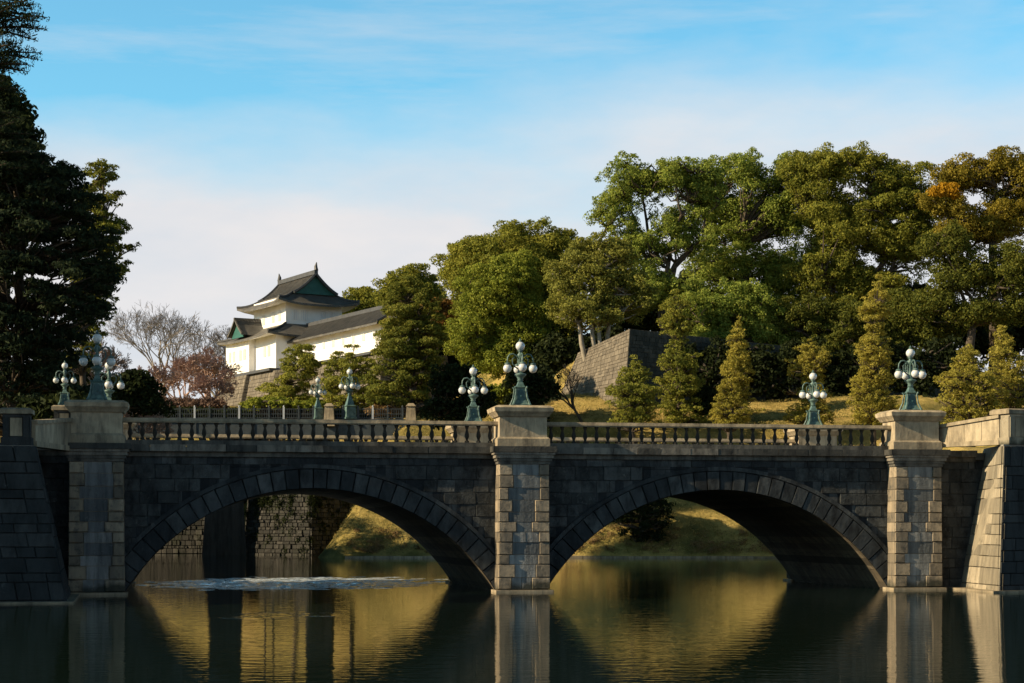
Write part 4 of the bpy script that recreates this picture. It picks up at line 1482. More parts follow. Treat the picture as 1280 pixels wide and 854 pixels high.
# ------------------------------------------------------------------ trees
def foliage_mesh(name, centers, radii, counts, size, mat, parent, shape='broad', up=0.35, fill=0.22, inner=0.6, seed=0, sub=0):
    """one crown: leaf-sized faces spread over and through many clumps"""
    g = np.random.default_rng(seed)
    if sub:
        # every clump breaks up into smaller sprays sticking out of it
        K = len(centers)
        dd = g.normal(size=(K, sub, 3))
        dd[:, :, 2] += 0.35
        dd /= np.linalg.norm(dd, axis=2)[:, :, None]
        sc_ = (centers[:, None, :] + dd * radii[:, None, :] * g.uniform(0.7, 1.1, (K, sub, 1))).reshape(-1, 3)
        f_ = g.uniform(0.28, 0.55, (K, sub, 1))
        sr_ = (radii[:, None, :] * f_).reshape(-1, 3)
        cn_ = np.maximum(10, (counts[:, None] * f_[:, :, 0] ** 2 * 0.95)).astype(int).reshape(-1)
        centers, radii = np.concatenate([centers, sc_]), np.concatenate([radii * 0.92, sr_])
        counts = np.concatenate([np.maximum(12, counts * 0.45).astype(int), cn_])
    C, Rr = np.repeat(centers, counts, 0), np.repeat(radii, counts, 0)
    N = len(C)
    d = g.normal(size=(N, 3))
    d[:, 2] += up
    d /= np.linalg.norm(d, axis=1)[:, None]
    rad = np.where(g.random(N) < fill, g.uniform(0.2, inner + 0.2, N), g.uniform(0.8, 1.08, N))[:, None]
    P_ = C + d * Rr * rad
    nrm = d + g.normal(scale=0.58, size=(N, 3))
    nrm /= np.linalg.norm(nrm, axis=1)[:, None]
    t1 = np.cross(nrm, g.normal(size=(N, 3)))
    t1 /= np.linalg.norm(t1, axis=1)[:, None] + 1e-9
    t2 = np.cross(nrm, t1)
    s = size * g.uniform(0.6, 1.35, N)[:, None]
    if shape == 'needle':
        ax = d + g.normal(scale=0.55, size=(N, 3))
        ax[:, 2] += 0.35
        ax /= np.linalg.norm(ax, axis=1)[:, None]
        sd_ = np.cross(ax, g.normal(size=(N, 3)))
        sd_ /= np.linalg.norm(sd_, axis=1)[:, None] + 1e-9
        v = np.stack([P_ - ax * s * 0.6, P_ + sd_ * s * 0.22, P_ + ax * s * 0.9, P_ - sd_ * s * 0.22], 1)
    elif shape == 'tuft':
        v = np.stack([P_ - t1 * s, P_ - t2 * s * 0.36, P_ + t1 * s, P_ + t2 * s * 0.36], 1)
    else:
        v = np.stack([P_ - t1 * s, P_ - t2 * s * 0.62, P_ + t1 * s, P_ + t2 * s * 0.62], 1)
    me = bpy.data.meshes.new(name)
    me.vertices.add(4 * N)
    me.vertices.foreach_set('co', v.reshape(-1).astype(np.float32))
    me.loops.add(4 * N)
    me.loops.foreach_set('vertex_index', np.arange(4 * N, dtype=np.int32))
    me.polygons.add(N)
    me.polygons.foreach_set('loop_start', np.arange(0, 4 * N, 4, dtype=np.int32))
    me.polygons.foreach_set('loop_total', np.full(N, 4, np.int32))
    me.materials.append(MAT[mat])
    me.update(calc_edges=True)
    o = bpy.data.objects.new(name, me)
    col.objects.link(o)
    o.parent = parent
    return o


def wiggle(p, q, k, amp, g):
    p, q = np.array(p, float), np.array(q, float)
    out = []
    for i in range(k + 1):
        f = i / k
        w = p + (q - p) * f
        if 0 < i < k:
            w = w + g.normal(size=3) * amp
        out.append(w)
    return out


def broad_tree(name, label, base_px, Y, lobes, mat, clump=1.3, leaf=0.2, dens=1.0, n_clump=60, bark='bark', trunk_r=0.5, limbs=5, group=None, seed=1, squash=0.72, shell=0.5, stems=1, zb=None, limb_show=True, depth=0.9):
    """lobes: (px, py, rx, ry[, dY]) ellipsoids in photo pixels at the tree's own distance"""
    g = np.random.default_rng(seed)
    bx = gx_(base_px, Y)
    zb = hz(bx, Y) if zb is None else zb
    root = empty(name, (bx, Y, zb), 0, label, 'tree', group)
    base = np.array([bx, Y, zb])
    s = px_m(Y)
    LB = []
    for l in lobes:
        c = at(l[0], l[1], Y)
        LB.append((np.array([c.x, Y + (l[4] if len(l) > 4 else 0), c.z]), np.array([l[2] * s, l[2] * s * depth, l[3] * s])))
    vol = np.array([r[0] * r[2] for _, r in LB])
    vol = vol / vol.sum()
    cs = []
    tries = 0
    mind = clump * 0.8
    while len(cs) < n_clump and tries < n_clump * 60:
        tries += 1
        k = g.choice(len(LB), p=vol)
        c, r = LB[k]
        d = g.normal(size=3)
        d /= np.linalg.norm(d)
        if d[2] < -0.75:
            continue
        rr = g.uniform(shell, 1.0)
        p = c + d * np.maximum(r - clump * 0.75, r * 0.3) * rr
        if cs and np.min(np.linalg.norm(np.array(cs) - p, axis=1)) < mind:
            mind *= 0.997
            continue
        cs.append(p)
    cs = np.array(cs)
    rad = clump * g.uniform(0.65, 1.3, len(cs))
    rad = rad * 1.12
    radii = np.stack([rad, rad, rad * squash], 1)
    counts = np.maximum(25, (dens * 4.2 * (rad / leaf) ** 2)).astype(int)
    foliage_mesh('crown', cs - base, radii, counts, leaf, mat, root, seed=seed, sub=5)
    # trunk and limbs
    mb = MB()
    topc = cs.mean(0)
    lows = cs[:, 2].min()
    nodes = []
    for st in range(stems):
        off = np.array([0, 0, 0.0]) if stems == 1 else np.array([g.uniform(-1, 1) * 1.4, g.uniform(-0.5, 0.5), 0])
        fork = base * 0.55 + topc * 0.45 + off * 2.0
        fork[2] = zb + (lows + 0.25 * (topc[2] - lows) - zb) * g.uniform(0.75, 1.0)
        pts = wiggle(base + off - [0, 0, 0.6], fork, 4, 0.25 * trunk_r, g)
        tr = trunk_r * (1 if stems == 1 else 0.55)
        mb.tube([p - base for p in pts], list(np.linspace(tr * 1.25, tr * 0.75, 5)), 8)
        nodes.append((fork, tr * 0.75))
    ends = []
    order = g.permutation(len(cs))[:max(limbs, 3)]
    far_ix = sorted(order, key=lambda i: -cs[i][2])
    allp = []
    for i in far_ix:
        f, tr = nodes[g.integers(len(nodes))]
        pts = wiggle(f, cs[i], 5, 0.05 * np.linalg.norm(cs[i] - f), g)
        mb.tube([p - base for p in pts], list(np.linspace(tr * 0.62, 0.07, 6)), 6)
        allp += pts[1:]
    allp = np.array(allp + [f for f, _ in nodes])
    for i in range(len(cs)):
        dd = np.linalg.norm(allp - cs[i], axis=1) + (allp[:, 2] > cs[i][2]) * 1.5
        j = int(np.argmin(dd))
        if dd[j] < 0.3:
            continue
        pts = wiggle(allp[j], cs[i], 3, 0.12 * min(dd[j], 3), g)
        mb.tube([p - base for p in pts], list(np.linspace(0.13 + 0.012 * dd[j], 0.04, 4)), 5)
    mb.build('trunk', MAT[bark], root, smooth=True)
    return root


def pine_tree(name, label, base_px, Y, prof_, mat, pad=0.9, leaf=0.22, dens=1.0, bark='bark', trunk_r=0.3, group=None, seed=1, lean=0.0, squash=0.5, layer=0.75, zb=None, gaps=0.15, rag=1.0):
    """prof_: rows (py, left px, right px) from the top down; pads of needles on whorled branches follow it"""
    g = np.random.default_rng(seed)
    bx = gx_(base_px, Y)
    zb = hz(bx, Y) if zb is None else zb
    base = np.array([bx, Y, zb])
    root = empty(name, tuple(base), 0, label, 'tree', group)
    s = px_m(Y)
    pys = np.array([r[0] for r in prof_], float)
    ls = np.array([r[1] for r in prof_], float)
    rs = np.array([r[2] for r in prof_], float)
    cs, rd = [], []
    mb = MB()
    ztop = at(0, pys[0], Y).z
    mid_top = (ls[0] + rs[0]) / 2
    axis = []
    for k in range(9):
        f = k / 8
        z = zb - 0.4 + (ztop - zb) * f
        py = HY - (z - EYE) / s
        mid = np.interp(py, pys, (ls + rs) / 2) if py < pys[-1] else (ls[-1] + rs[-1]) / 2
        x = gx_(base_px * (1 - f) + mid * f if f < 0.7 else mid, Y)
        axis.append(np.array([x + g.normal() * 0.12, Y + g.normal() * 0.12, z]))
    mb.tube([p - base for p in axis], list(np.linspace(trunk_r, 0.05, 9)), 7)
    ax_ = np.array(axis)
    z = ztop
    while True:
        py = HY - (z - EYE) / s
        if py > pys[-1]:
            break
        l, r = np.interp(py, pys, ls), np.interp(py, pys, rs)
        cxp, hw = (l + r) / 2 + g.uniform(-0.12, 0.12) * rag * (r - l) / 2, (r - l) / 2 * s * (1 + rag * g.uniform(-0.34, 0.12))
        cxw = gx_(cxp, Y)
        n = max(1, int(round(2 * math.pi * max(hw - pad * 0.5, 0.1) / (pad * 1.5))))
        a0 = g.uniform(0, 6.28)
        for i in range(n):
            if g.random() < gaps + 0.16 * rag and n > 2:
                continue
            a = a0 + 2 * math.pi * i / n + g.uniform(-0.5, 0.5)
            rr = max(hw - pad * 0.6, 0.0) * g.uniform(1 - 0.45 * rag, 1.06)
            p = np.array([cxw + rr * math.cos(a), Y + rr * math.sin(a), z + g.uniform(-0.5, 0.5) * pad])
            cs.append(p)
            rd.append(pad * g.uniform(0.5, 1.2))
            aj = ax_[int(np.argmin(np.abs(ax_[:, 2] - (p[2] - 0.35 * rr))))]
            if rr > 0.4:
                pts = wiggle(aj, p - [0, 0, 0.2 * pad], 3, 0.06 * rr, g)
                mb.tube([q - base for q in pts], list(np.linspace(0.05 + 0.018 * rr, 0.025, 4)), 5)
        if hw > pad * 2.2:
            for i in range(max(1, n // 3)):
                a = g.uniform(0, 6.28)
                rr = hw * g.uniform(0.15, 0.55)
                cs.append(np.array([cxw + rr * math.cos(a), Y + rr * math.sin(a), z + g.uniform(-0.3, 0.5) * pad]))
                rd.append(pad * g.uniform(0.5, 0.9))
        z -= layer * pad * g.uniform(0.8, 1.2)
    cs, rd = np.array(cs), np.array(rd)
    radii = np.stack([rd, rd, rd * squash], 1)
    counts = np.maximum(30, dens * 5.0 * (rd / leaf) ** 2).astype(int)
    foliage_mesh('crown', cs - base, radii, counts, leaf, mat, root, shape='tuft', up=0.45, fill=0.22, seed=seed, sub=4)
    mb.build('trunk', MAT[bark], root, smooth=True)
    return root


def bare_tree(name, label, base_px, Y, h_px, spread, mat, group=None, seed=1, depth_n=6, r0=0.3, zb=None, lean=0.0, trunk_frac=0.22, first=3, rmin=0.022):
    g = random.Random(seed)
    bx = gx_(base_px, Y)
    zb = hz(bx, Y) if zb is None else zb
    root = empty(name, (bx, Y, zb), 0, label, 'tree', group)
    H = h_px * px_m(Y)
    tk, tw = MB(), MB()

    def grow(p, d, l, r, k):
        mb = tk if k <= 1 else tw
        q = p + d * l + Vector((g.uniform(-1, 1), g.uniform(-1, 1), g.uniform(-0.3, 0.6))) * l * 0.08
        m_ = p.lerp(q, 0.5) + Vector((g.uniform(-1, 1), g.uniform(-1, 1), g.uniform(-1, 1))) * l * 0.06
        mb.tube([p, m_, q], [r, r * 0.85, r * 0.68], 6 if k < 2 else (4 if k < 4 else 3), caps=False)
        if k >= depth_n:
            return
        n = first if k == 0 else g.choice((2, 3, 3) if first < 4 else (3, 3, 3, 2))
        for i in range(n):
            ang = g.uniform(0.25, 0.75) * spread
            az = g.uniform(0, 6.283) if k else 6.283 * i / n + g.uniform(-0.4, 0.4)
            o = d.orthogonal().normalized()
            o = Matrix.Rotation(az, 3, d) @ o
            nd_ = (d * math.cos(ang) + o * math.sin(ang))
            nd_.z += 0.12
            nd_.normalize()
            grow(q if i < 2 else m_.lerp(q, g.uniform(0.3, 0.9)), nd_, l * g.uniform(0.62, 0.86), max(rmin, r * g.uniform(0.55, 0.72)), k + 1)
    grow(Vector((0, 0, -0.3)), Vector((lean, 0, 1)).normalized(), H * trunk_frac, r0, 0)
    tk.build('trunk', MAT[mat if mat != 'twig_grey' else 'pale_bark'], root)
    tw.build('crown', MAT[mat], root)
    return root


TG = 'tall evergreen trees on the terrace'
broad_tree('camphor_tree', 'big dense dome-shaped evergreen tree right of the castle', 640, 218, [(640, 336, 90, 66), (596, 345, 50, 60), (695, 335, 42, 52), (640, 410, 92, 74), (585, 405, 40, 55), (690, 410, 45, 60)], 'camphor_leaf', clump=1.5, leaf=0.135, n_clump=330, trunk_r=0.8, seed=3, group=TG, dens=1.0)
broad_tree('evergreen_tree', 'lighter yellow-green leafy tree in front of the dome-shaped tree', 640, 203, [(625, 372, 55, 58), (655, 410, 45, 58), (595, 425, 44, 52), (645, 350, 38, 38), (630, 450, 50, 40)], 'bright_leaf', clump=1.15, leaf=0.12, n_clump=230, trunk_r=0.5, seed=4, group=TG)
broad_tree('evergreen_tree', 'pale olive multi-stemmed tree on top of the stone wall', 748, 190, [(735, 350, 46, 44), (712, 385, 32, 32), (775, 370, 44, 44), (760, 325, 38, 34), (740, 392, 56, 28), (705, 345, 30, 34), (725, 318, 26, 24)], 'olive_leaf', clump=0.9, leaf=0.11, n_clump=210, bark='pale_bark', trunk_r=0.45, stems=4, seed=25, group=TG, dens=0.8)
broad_tree('camphor_tree', 'tall airy evergreen tree with sky showing through, left end of the tall row', 835, 206, [(795, 230, 54, 42), (765, 268, 38, 44), (845, 224, 52, 36), (760, 315, 38, 38), (850, 300, 54, 50), (800, 310, 48, 48), (830, 365, 62, 45), (880, 240, 36, 46), (780, 370, 45, 40)], 'camphor_leaf_green', clump=1.0, leaf=0.115, n_clump=270, trunk_r=0.6, limbs=9, seed=6, group=TG, dens=0.85, shell=0.2)
broad_tree('camphor_tree', 'tall spreading evergreen tree at the middle of the tall row', 935, 216, [(930, 220, 58, 44), (890, 262, 48, 50), (965, 272, 58, 58), (905, 335, 56, 48), (975, 350, 56, 50), (925, 290, 50, 55), (990, 215, 36, 30), (940, 395, 65, 40)], 'camphor_leaf_green', clump=1.15, leaf=0.12, n_clump=300, trunk_r=0.7, limbs=9, seed=7, group=TG, dens=0.85, shell=0.3)
broad_tree('camphor_tree', 'tallest evergreen tree with two rounded tops behind the narrow conifers', 1060, 210, [(1020, 222, 50, 44), (1070, 210, 50, 36), (1118, 240, 50, 50), (1060, 285, 68, 60), (1130, 305, 54, 60), (1030, 350, 58, 52), (1090, 370, 72, 50), (1150, 270, 30, 50)], 'camphor_leaf', clump=1.25, leaf=0.12, n_clump=350, trunk_r=0.75, limbs=9, seed=8, group=TG, dens=0.95, shell=0.3)
autumn = broad_tree('autumn_tree', 'tall tree with brownish gold autumn leaves at the right edge', 1240, 200, [(1205, 226, 52, 36), (1255, 216, 56, 34), (1178, 262, 38, 34), (1265, 275, 56, 46), (1210, 290, 50, 36), (1300, 240, 40, 50)], 'autumn_leaf', clump=1.1, leaf=0.115, n_clump=190, trunk_r=0.6, limbs=9, seed=9, group=TG, dens=0.85, shell=0.2)
broad_tree('camphor_tree', 'dark green airy tree below the gold autumn tree at the right edge', 1205, 194, [(1205, 345, 48, 44), (1265, 345, 50, 48), (1180, 310, 34, 40), (1290, 390, 40, 40), (1225, 395, 50, 34), (1170, 380, 36, 40)], 'dark_camphor_leaf', clump=1.1, leaf=0.125, n_clump=170, trunk_r=0.55, limbs=9, seed=12, group=TG, dens=0.8, shell=0.2)
g = np.random.default_rng(10)
ypc = np.array([tuple(at(1183 + g.normal() * 13, 241 + g.normal() * 4.5, 195.5 + g.normal() * 0.6)) for _ in range(26)])
yr = g.uniform(0.4, 0.75, 26)
tag(foliage_mesh('leaf_patch', ypc - np.array(autumn.location), np.stack([yr, yr, yr * 0.6], 1), np.full(26, 85), 0.15, 'yellow_leaf', autumn, seed=10), 'patch of bright orange-yellow leaves high in the autumn tree')
broad_tree('evergreen_tree', 'mid-height leafy evergreen behind the slim conifer, under the tall row', 905, 198, [(880, 395, 44, 36), (925, 385, 46, 40), (900, 425, 52, 30), (960, 415, 40, 34)], 'camphor_leaf_green', clump=1.0, leaf=0.12, n_clump=130, trunk_r=0.35, seed=13, group=TG, shell=0.3)
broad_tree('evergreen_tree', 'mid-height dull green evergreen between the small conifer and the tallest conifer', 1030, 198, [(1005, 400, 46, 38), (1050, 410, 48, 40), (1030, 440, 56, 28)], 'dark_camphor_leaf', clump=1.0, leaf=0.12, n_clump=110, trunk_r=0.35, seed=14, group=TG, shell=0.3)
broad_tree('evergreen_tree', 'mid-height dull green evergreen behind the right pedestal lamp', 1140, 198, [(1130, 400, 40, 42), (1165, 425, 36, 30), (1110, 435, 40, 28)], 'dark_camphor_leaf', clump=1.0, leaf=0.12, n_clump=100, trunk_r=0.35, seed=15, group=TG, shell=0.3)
UG = 'dark evergreen trees in the shade under the tall row'
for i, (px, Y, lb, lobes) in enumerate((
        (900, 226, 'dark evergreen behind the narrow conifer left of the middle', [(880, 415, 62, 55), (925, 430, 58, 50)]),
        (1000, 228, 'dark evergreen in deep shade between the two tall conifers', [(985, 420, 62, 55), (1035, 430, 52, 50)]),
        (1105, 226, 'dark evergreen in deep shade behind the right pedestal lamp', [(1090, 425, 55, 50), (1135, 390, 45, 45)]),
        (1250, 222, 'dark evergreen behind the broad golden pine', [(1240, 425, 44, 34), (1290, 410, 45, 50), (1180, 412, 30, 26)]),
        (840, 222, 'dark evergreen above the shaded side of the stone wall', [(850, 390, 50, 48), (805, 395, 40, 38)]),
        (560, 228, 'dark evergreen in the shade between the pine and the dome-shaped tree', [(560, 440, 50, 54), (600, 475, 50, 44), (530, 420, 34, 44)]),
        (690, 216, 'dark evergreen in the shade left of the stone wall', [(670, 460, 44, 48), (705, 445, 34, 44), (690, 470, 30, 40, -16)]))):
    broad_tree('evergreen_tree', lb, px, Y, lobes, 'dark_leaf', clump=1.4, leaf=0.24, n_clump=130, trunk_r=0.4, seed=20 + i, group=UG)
for i, (px, Y, lb, lobes) in enumerate((
        (1020, 186, 'long band of dark shrubs along the shaded foot of the stone wall', [(x, 464 - 10 * math.sin(x * 0.07), 22, 42) for x in range(862, 1210, 22)]),
        (92, 86, 'dark shrub between the left parapet wall and the left pedestal', [(70, 522, 24, 14), (95, 518, 26, 16), (48, 524, 20, 12)]),
        (738, 202, 'dark bush on the terrace behind the pale trunks above the stone wall', [(730, 436, 30, 20), (760, 424, 26, 20)]),
        (570, 171, 'dark leafy bush right of the big pine trunk', [(570, 480, 34, 30), (595, 505, 34, 30), (560, 520, 34, 30)]),
        (660, 175, 'dark leafy bush on the slope left of the stone wall', [(662, 478, 36, 30), (682, 490, 20, 22), (655, 510, 32, 28)]),
        (880, 178, 'dark bush on the lawn between the tall pine and the slim conifer', [(882, 505, 14, 22)]))):
    broad_tree('bush', lb, px, Y, lobes, 'dark_leaf', clump=0.8, leaf=0.18, n_clump=70 if i else 330, trunk_r=0.15, seed=90 + i, group='dark bushes on the slope')
broad_tree('hedge', 'long dark clipped hedge behind the iron railing', 330, 186, [(x, 518, 26, 9) for x in range(180, 500, 22)], 'dark_leaf', clump=0.55, leaf=0.14, n_clump=330, trunk_r=0.1, limbs=3, seed=95, depth=0.5)
broad_tree('evergreen_tree', 'small round dark-topped tree beside the tower roof', 452, 262, [(452, 378, 26, 21), (445, 395, 26, 24), (470, 392, 20, 22)], 'camphor_leaf', clump=1.1, leaf=0.15, n_clump=80, trunk_r=0.4, seed=31)
broad_tree('evergreen_tree', 'round olive-brown evergreen between the gallery roof and the dome-shaped tree', 515, 245, [(512, 360, 38, 29), (530, 375, 28, 38), (492, 374, 24, 24), (525, 405, 40, 40)], 'camphor_leaf', clump=1.2, leaf=0.15, n_clump=150, trunk_r=0.45, seed=32)
broad_tree('autumn_tree', 'small rust-brown leafed tree beside the big pine', 545, 210, [(543, 382, 20, 13), (552, 398, 20, 15)], 'rust_leaf', clump=0.6, leaf=0.14, n_clump=60, trunk_r=0.22, seed=33)

PG = 'pines on the lawn behind the bridge'
pine_tree('pine_tree', 'low broad pine at the foot of the stone wall', 792, 172, [(450, 786, 800), (466, 768, 818), (485, 756, 826), (505, 750, 834), (532, 750, 836)], 'pine_needle', pad=0.52, seed=41, group=PG, leaf=0.115, squash=0.6, gaps=0.12)
pine_tree('pine_tree', 'tall irregular pine right of the stone wall corner', 848, 177, [(366, 836, 850), (382, 822, 866), (405, 818, 872), (420, 830, 868), (432, 838, 864), (448, 818, 876), (480, 820, 882), (505, 822, 882), (532, 824, 884)], 'pine_needle', pad=0.52, seed=42, group=PG, leaf=0.115, squash=0.6, gaps=0.15)
pine_tree('conifer_tree', 'slim pointed golden-green conifer between the tall pine and the far lamp', 915, 171, [(400, 920, 927), (420, 910, 934), (445, 904, 940), (475, 898, 943), (505, 886, 944), (532, 880, 948)], 'gold_needle', pad=0.42, seed=43, group=PG, leaf=0.10, gaps=0.08, squash=0.65)
pine_tree('conifer_tree', 'small rounded golden conifer behind the right span lamp', 1015, 173, [(428, 1006, 1024), (442, 990, 1040), (460, 986, 1044), (478, 996, 1034), (500, 988, 1042), (532, 984, 1044)], 'gold_needle', pad=0.45, seed=44, group=PG, leaf=0.10, squash=0.62)
pine_tree('conifer_tree', 'tallest golden conifer left of the right pedestal lamp', 1092, 170, [(345, 1094, 1104), (366, 1082, 1114), (395, 1072, 1116), (415, 1078, 1110), (435, 1064, 1116), (465, 1066, 1124), (490, 1060, 1122), (532, 1058, 1128)], 'gold_needle', pad=0.48, seed=45, group=PG, leaf=0.105, gaps=0.1, squash=0.62)
pine_tree('pine_tree', 'broad golden pine behind the right parapet wall, left of the edge one', 1215, 112, [(432, 1206, 1216), (444, 1190, 1232), (462, 1172, 1246), (485, 1166, 1252), (510, 1170, 1256), (535, 1178, 1258)], 'gold_needle', pad=0.36, seed=46, group=PG, leaf=0.075, squash=0.6)
pine_tree('pine_tree', 'golden pine with a pointed top behind the right end post', 1258, 115, [(410, 1248, 1258), (424, 1236, 1268), (445, 1234, 1284), (470, 1228, 1300), (500, 1226, 1310), (535, 1226, 1310)], 'gold_needle', pad=0.37, seed=54, group=PG, leaf=0.075, squash=0.6)
pine_tree('pine_tree', 'dark green pine on the bank seen through the right arch', 803, 161.2, [(606, 795, 815), (620, 778, 836), (640, 762, 844), (662, 768, 838), (680, 780, 820)], 'dark_needle', pad=0.6, seed=47, leaf=0.16)
pine_tree('pine_tree', 'cloud-pruned round pine in front of the castle tower base', 372, 192, [(434, 364, 388), (446, 348, 400), (458, 346, 402), (468, 352, 398), (478, 326, 396), (490, 322, 392), (500, 308, 402), (514, 303, 404)], 'pine_needle', pad=1.0, seed=48, dens=1.7, rag=0.45, leaf=0.13, squash=0.42, gaps=0.1, layer=0.9)
pine_tree('pine_tree', 'spreading pine below the white gallery wall', 440, 190, [(438, 426, 456), (452, 410, 470), (475, 400, 476), (495, 398, 480), (514, 398, 482)], 'pine_needle', pad=0.85, seed=49, dens=1.7, rag=0.45, leaf=0.13, squash=0.45, gaps=0.12, layer=0.9)
broad_tree('shrub', 'low russet scrubby thicket under the leafless trees left of the castle base', 245, 208, [(x, 509, 26, 12) for x in range(180, 275, 20)], 'russet_leaf', clump=0.7, leaf=0.12, n_clump=150, trunk_r=0.1, limbs=3, seed=56)
pine_tree('pine_tree', 'large dark pine at the near end of the white gallery', 519, 182, [(350, 498, 522), (368, 482, 545), (392, 474, 556), (418, 468, 562), (445, 462, 558), (468, 452, 556), (486, 448, 545), (503, 450, 535)], 'dark_pine_needle', pad=0.95, seed=50, dens=1.6, rag=0.45, leaf=0.13, squash=0.45, trunk_r=0.45, layer=0.75, gaps=0.08)
broad_tree('shrub', 'round clipped green shrub behind the centre pedestal', 630, 178, [(630, 492, 26, 16), (645, 500, 24, 14)], 'bright_leaf', clump=0.5, leaf=0.13, n_clump=60, trunk_r=0.12, seed=51)
broad_tree('shrub', 'low clipped green shrub below the cloud-pruned pine', 335, 184, [(335, 506, 36, 10), (385, 508, 30, 8)], 'bright_leaf', clump=0.5, leaf=0.13, n_clump=70, trunk_r=0.12, seed=52)
broad_tree('hedge', 'dry brown hedge left of the far centre lamp', 560, 182, [(552, 506, 26, 10), (590, 510, 26, 9), (480, 514, 30, 7)], 'dry_leaf', clump=0.5, leaf=0.12, n_clump=80, trunk_r=0.1, seed=53)

BG = 'leafless winter trees left of the castle'
bare_tree('bare_tree', 'pale grey leafless tree with fine twigs left of the castle', 205, 268, 195, 1.1, 'twig_grey', BG, seed=61, depth_n=8, r0=0.34, zb=17.0)
bare_tree('bare_tree', 'second pale grey leafless tree close to the tower', 268, 272, 185, 1.1, 'twig_grey', BG, seed=62, depth_n=8, r0=0.3, zb=17.0)
bare_tree('bare_tree', 'reddish-brown leafless tree beside the castle stone base', 258, 222, 166, 1.15, 'twig_red', BG, rmin=0.032, trunk_frac=0.15, seed=63, depth_n=8, r0=0.26, zb=16.2, first=4)
bare_tree('bare_tree', 'reddish leafless tree crowded between two others left of the castle base', 226, 226, 153, 1.15, 'twig_red', BG, rmin=0.032, trunk_frac=0.15, seed=68, depth_n=8, r0=0.24, zb=15.8, first=4)
bare_tree('bare_tree', 'russet leafless tree nearest the castle stone base', 264, 212, 117, 1.15, 'twig_red', BG, rmin=0.032, trunk_frac=0.15, seed=70, depth_n=8, r0=0.22, zb=15.6, first=4)
bare_tree('bare_tree', 'low reddish leafless tree left of the taller reddish one', 192, 215, 121, 1.15, 'twig_red', BG, rmin=0.032, trunk_frac=0.15, seed=64, depth_n=8, r0=0.22, zb=15.5)
bare_tree('bare_tree', 'brown leafless tree behind the left pedestal lamp', 150, 157, 172, 1.05, 'twig_brown', BG, rmin=0.026, seed=65, depth_n=8, r0=0.26, first=4)
bare_tree('bare_tree', 'dense brown leafless tree close behind the left pedestal', 112, 152, 155, 1.0, 'twig_brown', BG, rmin=0.026, seed=69, depth_n=8, r0=0.26, first=4)
bare_tree('bare_tree', 'small leafless tree leaning before the sunlit stone wall', 728, 176, 100, 0.95, 'bark', None, seed=66, depth_n=6, r0=0.16, lean=-0.5, first=4)
broad_tree('evergreen_tree', 'dark bushy evergreen between the left trees and the castle', 160, 150, [(168, 492, 30, 28), (140, 496, 40, 26), (105, 490, 40, 30), (186, 505, 22, 18), (70, 480, 36, 40)], 'dark_leaf', clump=0.9, leaf=0.17, n_clump=210, trunk_r=0.25, seed=67)


# the dark conifers at the left edge
def cedar_tree(label, base_px, Y, rows, mat, seed, trunk_r=0.5, zb=None, name='cedar_tree', pad=0.55, leaf=0.13, dens=1.0):
    """flat sprays on long level branches; rows: (py, left px, right px)"""
    g = np.random.default_rng(seed)
    bx = gx_(base_px, Y)
    zb = hz(bx, Y) if zb is None else zb
    base = np.array([bx, Y, zb])
    root = empty(name, tuple(base), 0, label, 'tree', 'dark conifers at the left edge')
    s = px_m(Y)
    mb = MB()
    ztop = at(0, rows[0][0], Y).z + 1
    mb.tube([(0, 0, -0.5), (0.1, 0, (ztop - zb) * 0.5), (0, 0, ztop - zb)], [trunk_r, trunk_r * 0.6, 0.06], 8)
    cs, rd = [], []
    for (py, l, r) in rows:
        z = at(0, py, Y).z
        half = max(abs(gx_(l, Y) - bx), abs(gx_(r, Y) - bx))
        n = int(9 + half)
        a0 = g.uniform(0, 6.28)
        for i in range(n):
            a = a0 + 2 * math.pi * i / n + g.uniform(-0.2, 0.2)
            lim = (gx_(r, Y) - bx) if math.cos(a) > 0 else (bx - gx_(l, Y))
            ln = (abs(math.cos(a)) * lim + (1 - abs(math.cos(a))) * half * 0.8) * g.uniform(0.75, 1.02)
            if ln < 0.3:
                continue
            d = np.array([math.cos(a), math.sin(a), 0.0])
            drop = g.uniform(-0.06, 0.14) * ln
            tip = d * ln + [0, 0, z - zb - drop * 0.3 + g.uniform(-.25, .25)]
            root_p = np.array([0, 0, z - zb - 0.12 * ln])
            mb.tube([root_p, root_p * 0.5 + tip * 0.5 + [0, 0, 0.05 * ln], tip], [0.09, 0.06, 0.02], 5)
            m_ = int(max(2, ln / (pad * 0.62)))
            for j in range(m_):
                f = 0.25 + 0.75 * (j + g.uniform(0, 0.8)) / m_
                side = np.array([-d[1], d[0], 0]) * g.normal() * 0.28 * ln * (1.1 - f)
                cs.append(root_p * (1 - f) + tip * f + side + [0, 0, 0.05 * ln * math.sin(f * 3.1)])
                rd.append(pad * (1.25 - 0.6 * f) * g.uniform(0.7, 1.2))
    cs, rd = np.array(cs), np.array(rd)
    foliage_mesh('crown', cs, np.stack([rd * 1.15, rd * 1.15, rd * 0.36], 1), np.maximum(20, dens * 3.2 * (rd / leaf) ** 2).astype(int), leaf, mat, root, shape='needle', up=0.2, fill=0.4, seed=seed)
    mb.build('trunk', MAT['bark'], root, smooth=True)
    return root


